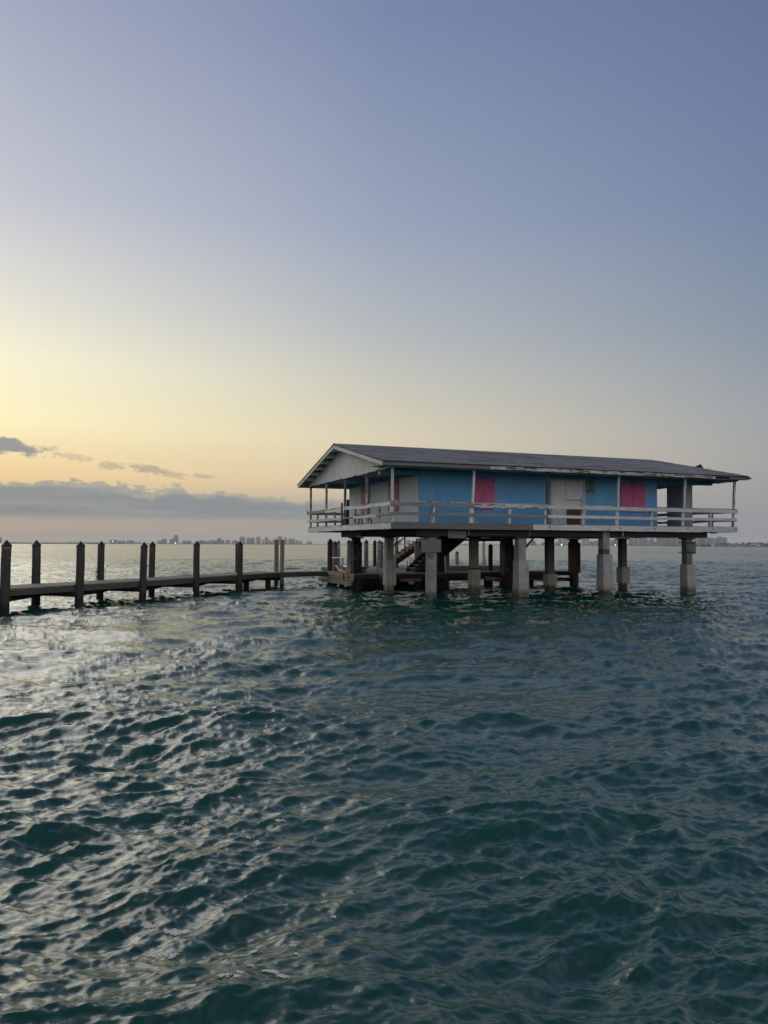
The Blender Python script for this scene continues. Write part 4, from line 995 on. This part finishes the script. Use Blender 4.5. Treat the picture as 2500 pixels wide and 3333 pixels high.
# nearer island on the right with trees and houses
isl = MB().box((905, 2290, -1), (1400, 2600, .9)).build('island_ground', M['land']); tag(isl, kind='structure')
def leafy_tree(x, y, w, h, label, palm=False):
    t = thing('tree', label, 'tree', (x, y, .5), 0, 'trees on the near island')
    MB().tube([(0, 0, 0), (.2, 0, h * .4), (.1, .1, h * .7)], [.4, .3, .15], 6).build('trunk', M['pile_gray'], t)
    P = []
    for k in range(7): P.append(clump_tris(random.uniform(-.35, .35) * w, random.uniform(-2, 2), h * random.uniform(.35, .8), w * .25, w * .25, h * .2, 26, h * .055))
    V = np.concatenate(P); mesh_obj('crown', V, [tuple(q_) for q_ in np.arange(len(V)).reshape(-1, 3)], M['foliage'], t)
TREES = [(924, 13, 6), (934, 16, 7), (944, 15, 8), (965, 11, 10), (973, 10, 12), (981, 11, 12), (991, 13, 12), (1002, 11, 12), (1012, 13, 11), (1023, 10, 14), (1032, 11, 12), (1043, 10, 15), (1051, 11, 12), (1060, 9, 14), (1067, 13, 13), (1079, 13, 14), (1090, 13, 14), (1101, 15, 13), (1114, 15, 14), (1129, 16, 14)]
for i, (x, w, h) in enumerate(TREES):
    leafy_tree(x + w / 2, 2350 + random.uniform(-12, 12), w * 1.25, h, f'{"tall" if h > 12 else "low"} dark tree, {ordinal(i, 0)} from the left on the near island')
treeline('undergrowth', 918, 1200, 2372, 5, 8, 5, 'dark undergrowth between the houses of the near island')
M['h_wall'] = plain('h_wall', (.42, .40, .38), .8); M['h_wall2'] = plain('h_wall2', (.30, .27, .25), .8); M['h_roof'] = plain('h_roof', (.14, .11, .10), .8); M['h_glass'] = plain('h_glass', (.04, .05, .06), .2)
HOUSES = [(958, 12, 10), (972, 10, 9), (989, 8, 7), (1025, 5, 6), (1040, 6, 6), (1052, 11, 6), (1076, 11, 8), (1091, 11, 9)]
for i, (x, w, h) in enumerate(HOUSES):
    t = thing('shore_house', f'small pale waterfront house among trees, {ordinal(i, 0)} from the left on the near island', 'house', (x + w / 2, 2298, .9), 0, 'waterfront houses on the near island')
    MB().box((-w / 2, 0, 0), (w / 2, 9, h * .62)).build('wall', M['h_wall' if i % 3 != 1 else 'h_wall2'], t)
    MB().add([(-w / 2 - .5, -.5, h * .62), (w / 2 + .5, -.5, h * .62), (w / 2 + .5, 9.5, h * .62), (-w / 2 - .5, 9.5, h * .62), (-w / 4, 4.5, h * .9), (w / 4, 4.5, h * .9)], [(0, 1, 5, 4), (1, 2, 5), (2, 3, 4, 5), (3, 0, 4), (0, 3, 2, 1)]).build('roof', M['h_roof'], t)
    for k in range(max(2, int(w / 3.2))): MB().box((-w / 2 + .8 + k * 3, -.05, 1), (-w / 2 + 2.6 + k * 3, -.01, h * .5)).build('window', M['h_glass'], t)
# boats and shore lights
M['boat_white'] = plain('boat_white', (.7, .7, .7), .4)
def boat(x, y, L, h, label, sail=True):
    t = thing('sailing_boat' if sail else 'motor_boat', label, 'boat', (x, y, 0), .5)
    MB().add([(-L / 2, -1, -.3), (L * .4, -1, -.3), (L / 2, 0, .9), (L * .4, 1, -.3), (-L / 2, 1, -.3), (-L / 2, -1.3, 1), (L * .4, -1.2, 1.1), (L * .4, 1.2, 1.1), (-L / 2, 1.3, 1)], [(0, 1, 6, 5), (1, 2, 6), (2, 3, 7), (3, 4, 8, 7), (4, 0, 5, 8), (5, 6, 7, 8), (6, 2, 7), (0, 4, 3, 1), (1, 3, 2)]).build('hull', M['boat_white'], t)
    if sail:
        MB().tube([(0, 0, 1), (0, 0, h)], .08, 5).build('mast', M['steel'], t)
        MB().add([(-L * .45, 0, 1.4), (0, .05, 1.4), (0, 0, h * .97), (-L * .45, .1, 1.4), (0, .15, 1.4), (0, .1, h * .97)], [(0, 1, 2), (5, 4, 3), (0, 2, 5, 3), (1, 4, 5, 2), (0, 3, 4, 1)]).build('sail', M['boat_white'], t)
    else: MB().box((-L * .25, -.9, 1.1), (L * .15, .9, h)).build('cabin', M['boat_white'], t)
boat(1017, 3000, 8, 9, 'small white sailing boat under the right end of the house')
boat(413, 3000, 7, 7.5, 'tiny white sailing boat seen between two stilts under the house')
boat(816, 2000, 10, 6.2, 'white cabin boat moored by the left tip of the near island', False)
boat(784, 2000, 6, 3.4, 'small white motor boat off the left tip of the near island', False)
boat(-300, 3000, 9, 4.5, 'small pale motor boat left of the house platform', False)
def lamp(x, y, z, col, r, label):
    m = plain('lamp_' + label.split()[0], col, .4, emit=(col, 4.5))
    t = thing('shore_light', label, 'light', (x, y, 0), 0)
    MB().tube([(0, 0, -.5), (0, 0, z - r)], .25, 6).build('mast', M['iron'], t)
    mb = MB(); mb.tube([(0, 0, z - r), (0, 0, z - r * .5), (0, 0, z), (0, 0, z + r * .5), (0, 0, z + r)], [.05, r * .86, r, r * .86, .05], 8); mb.build('lens', m, t, True)
lamp(-2681, 7960, 26, (.9, .95, 1), 3.6, 'white floodlight on a low building between the second and third dock pilings')
lamp(-1482, 5000, 5.5, (.45, .75, 1), 3.0, 'bluish light at the water line just right of a dock piling')
lamp(-1295, 5000, 8.0, (1, .98, .9), 3.0, 'bright white light below the tall tower on the left shore')
lamp(1325, 6000, 7.0, (1, .82, .45), 4.4, 'amber yellow light on the water line seen between the stilts')
lamp(1726, 6000, 7.5, (1, .9, .7), 3.4, 'creamy light on the right shore seen between the stilts')
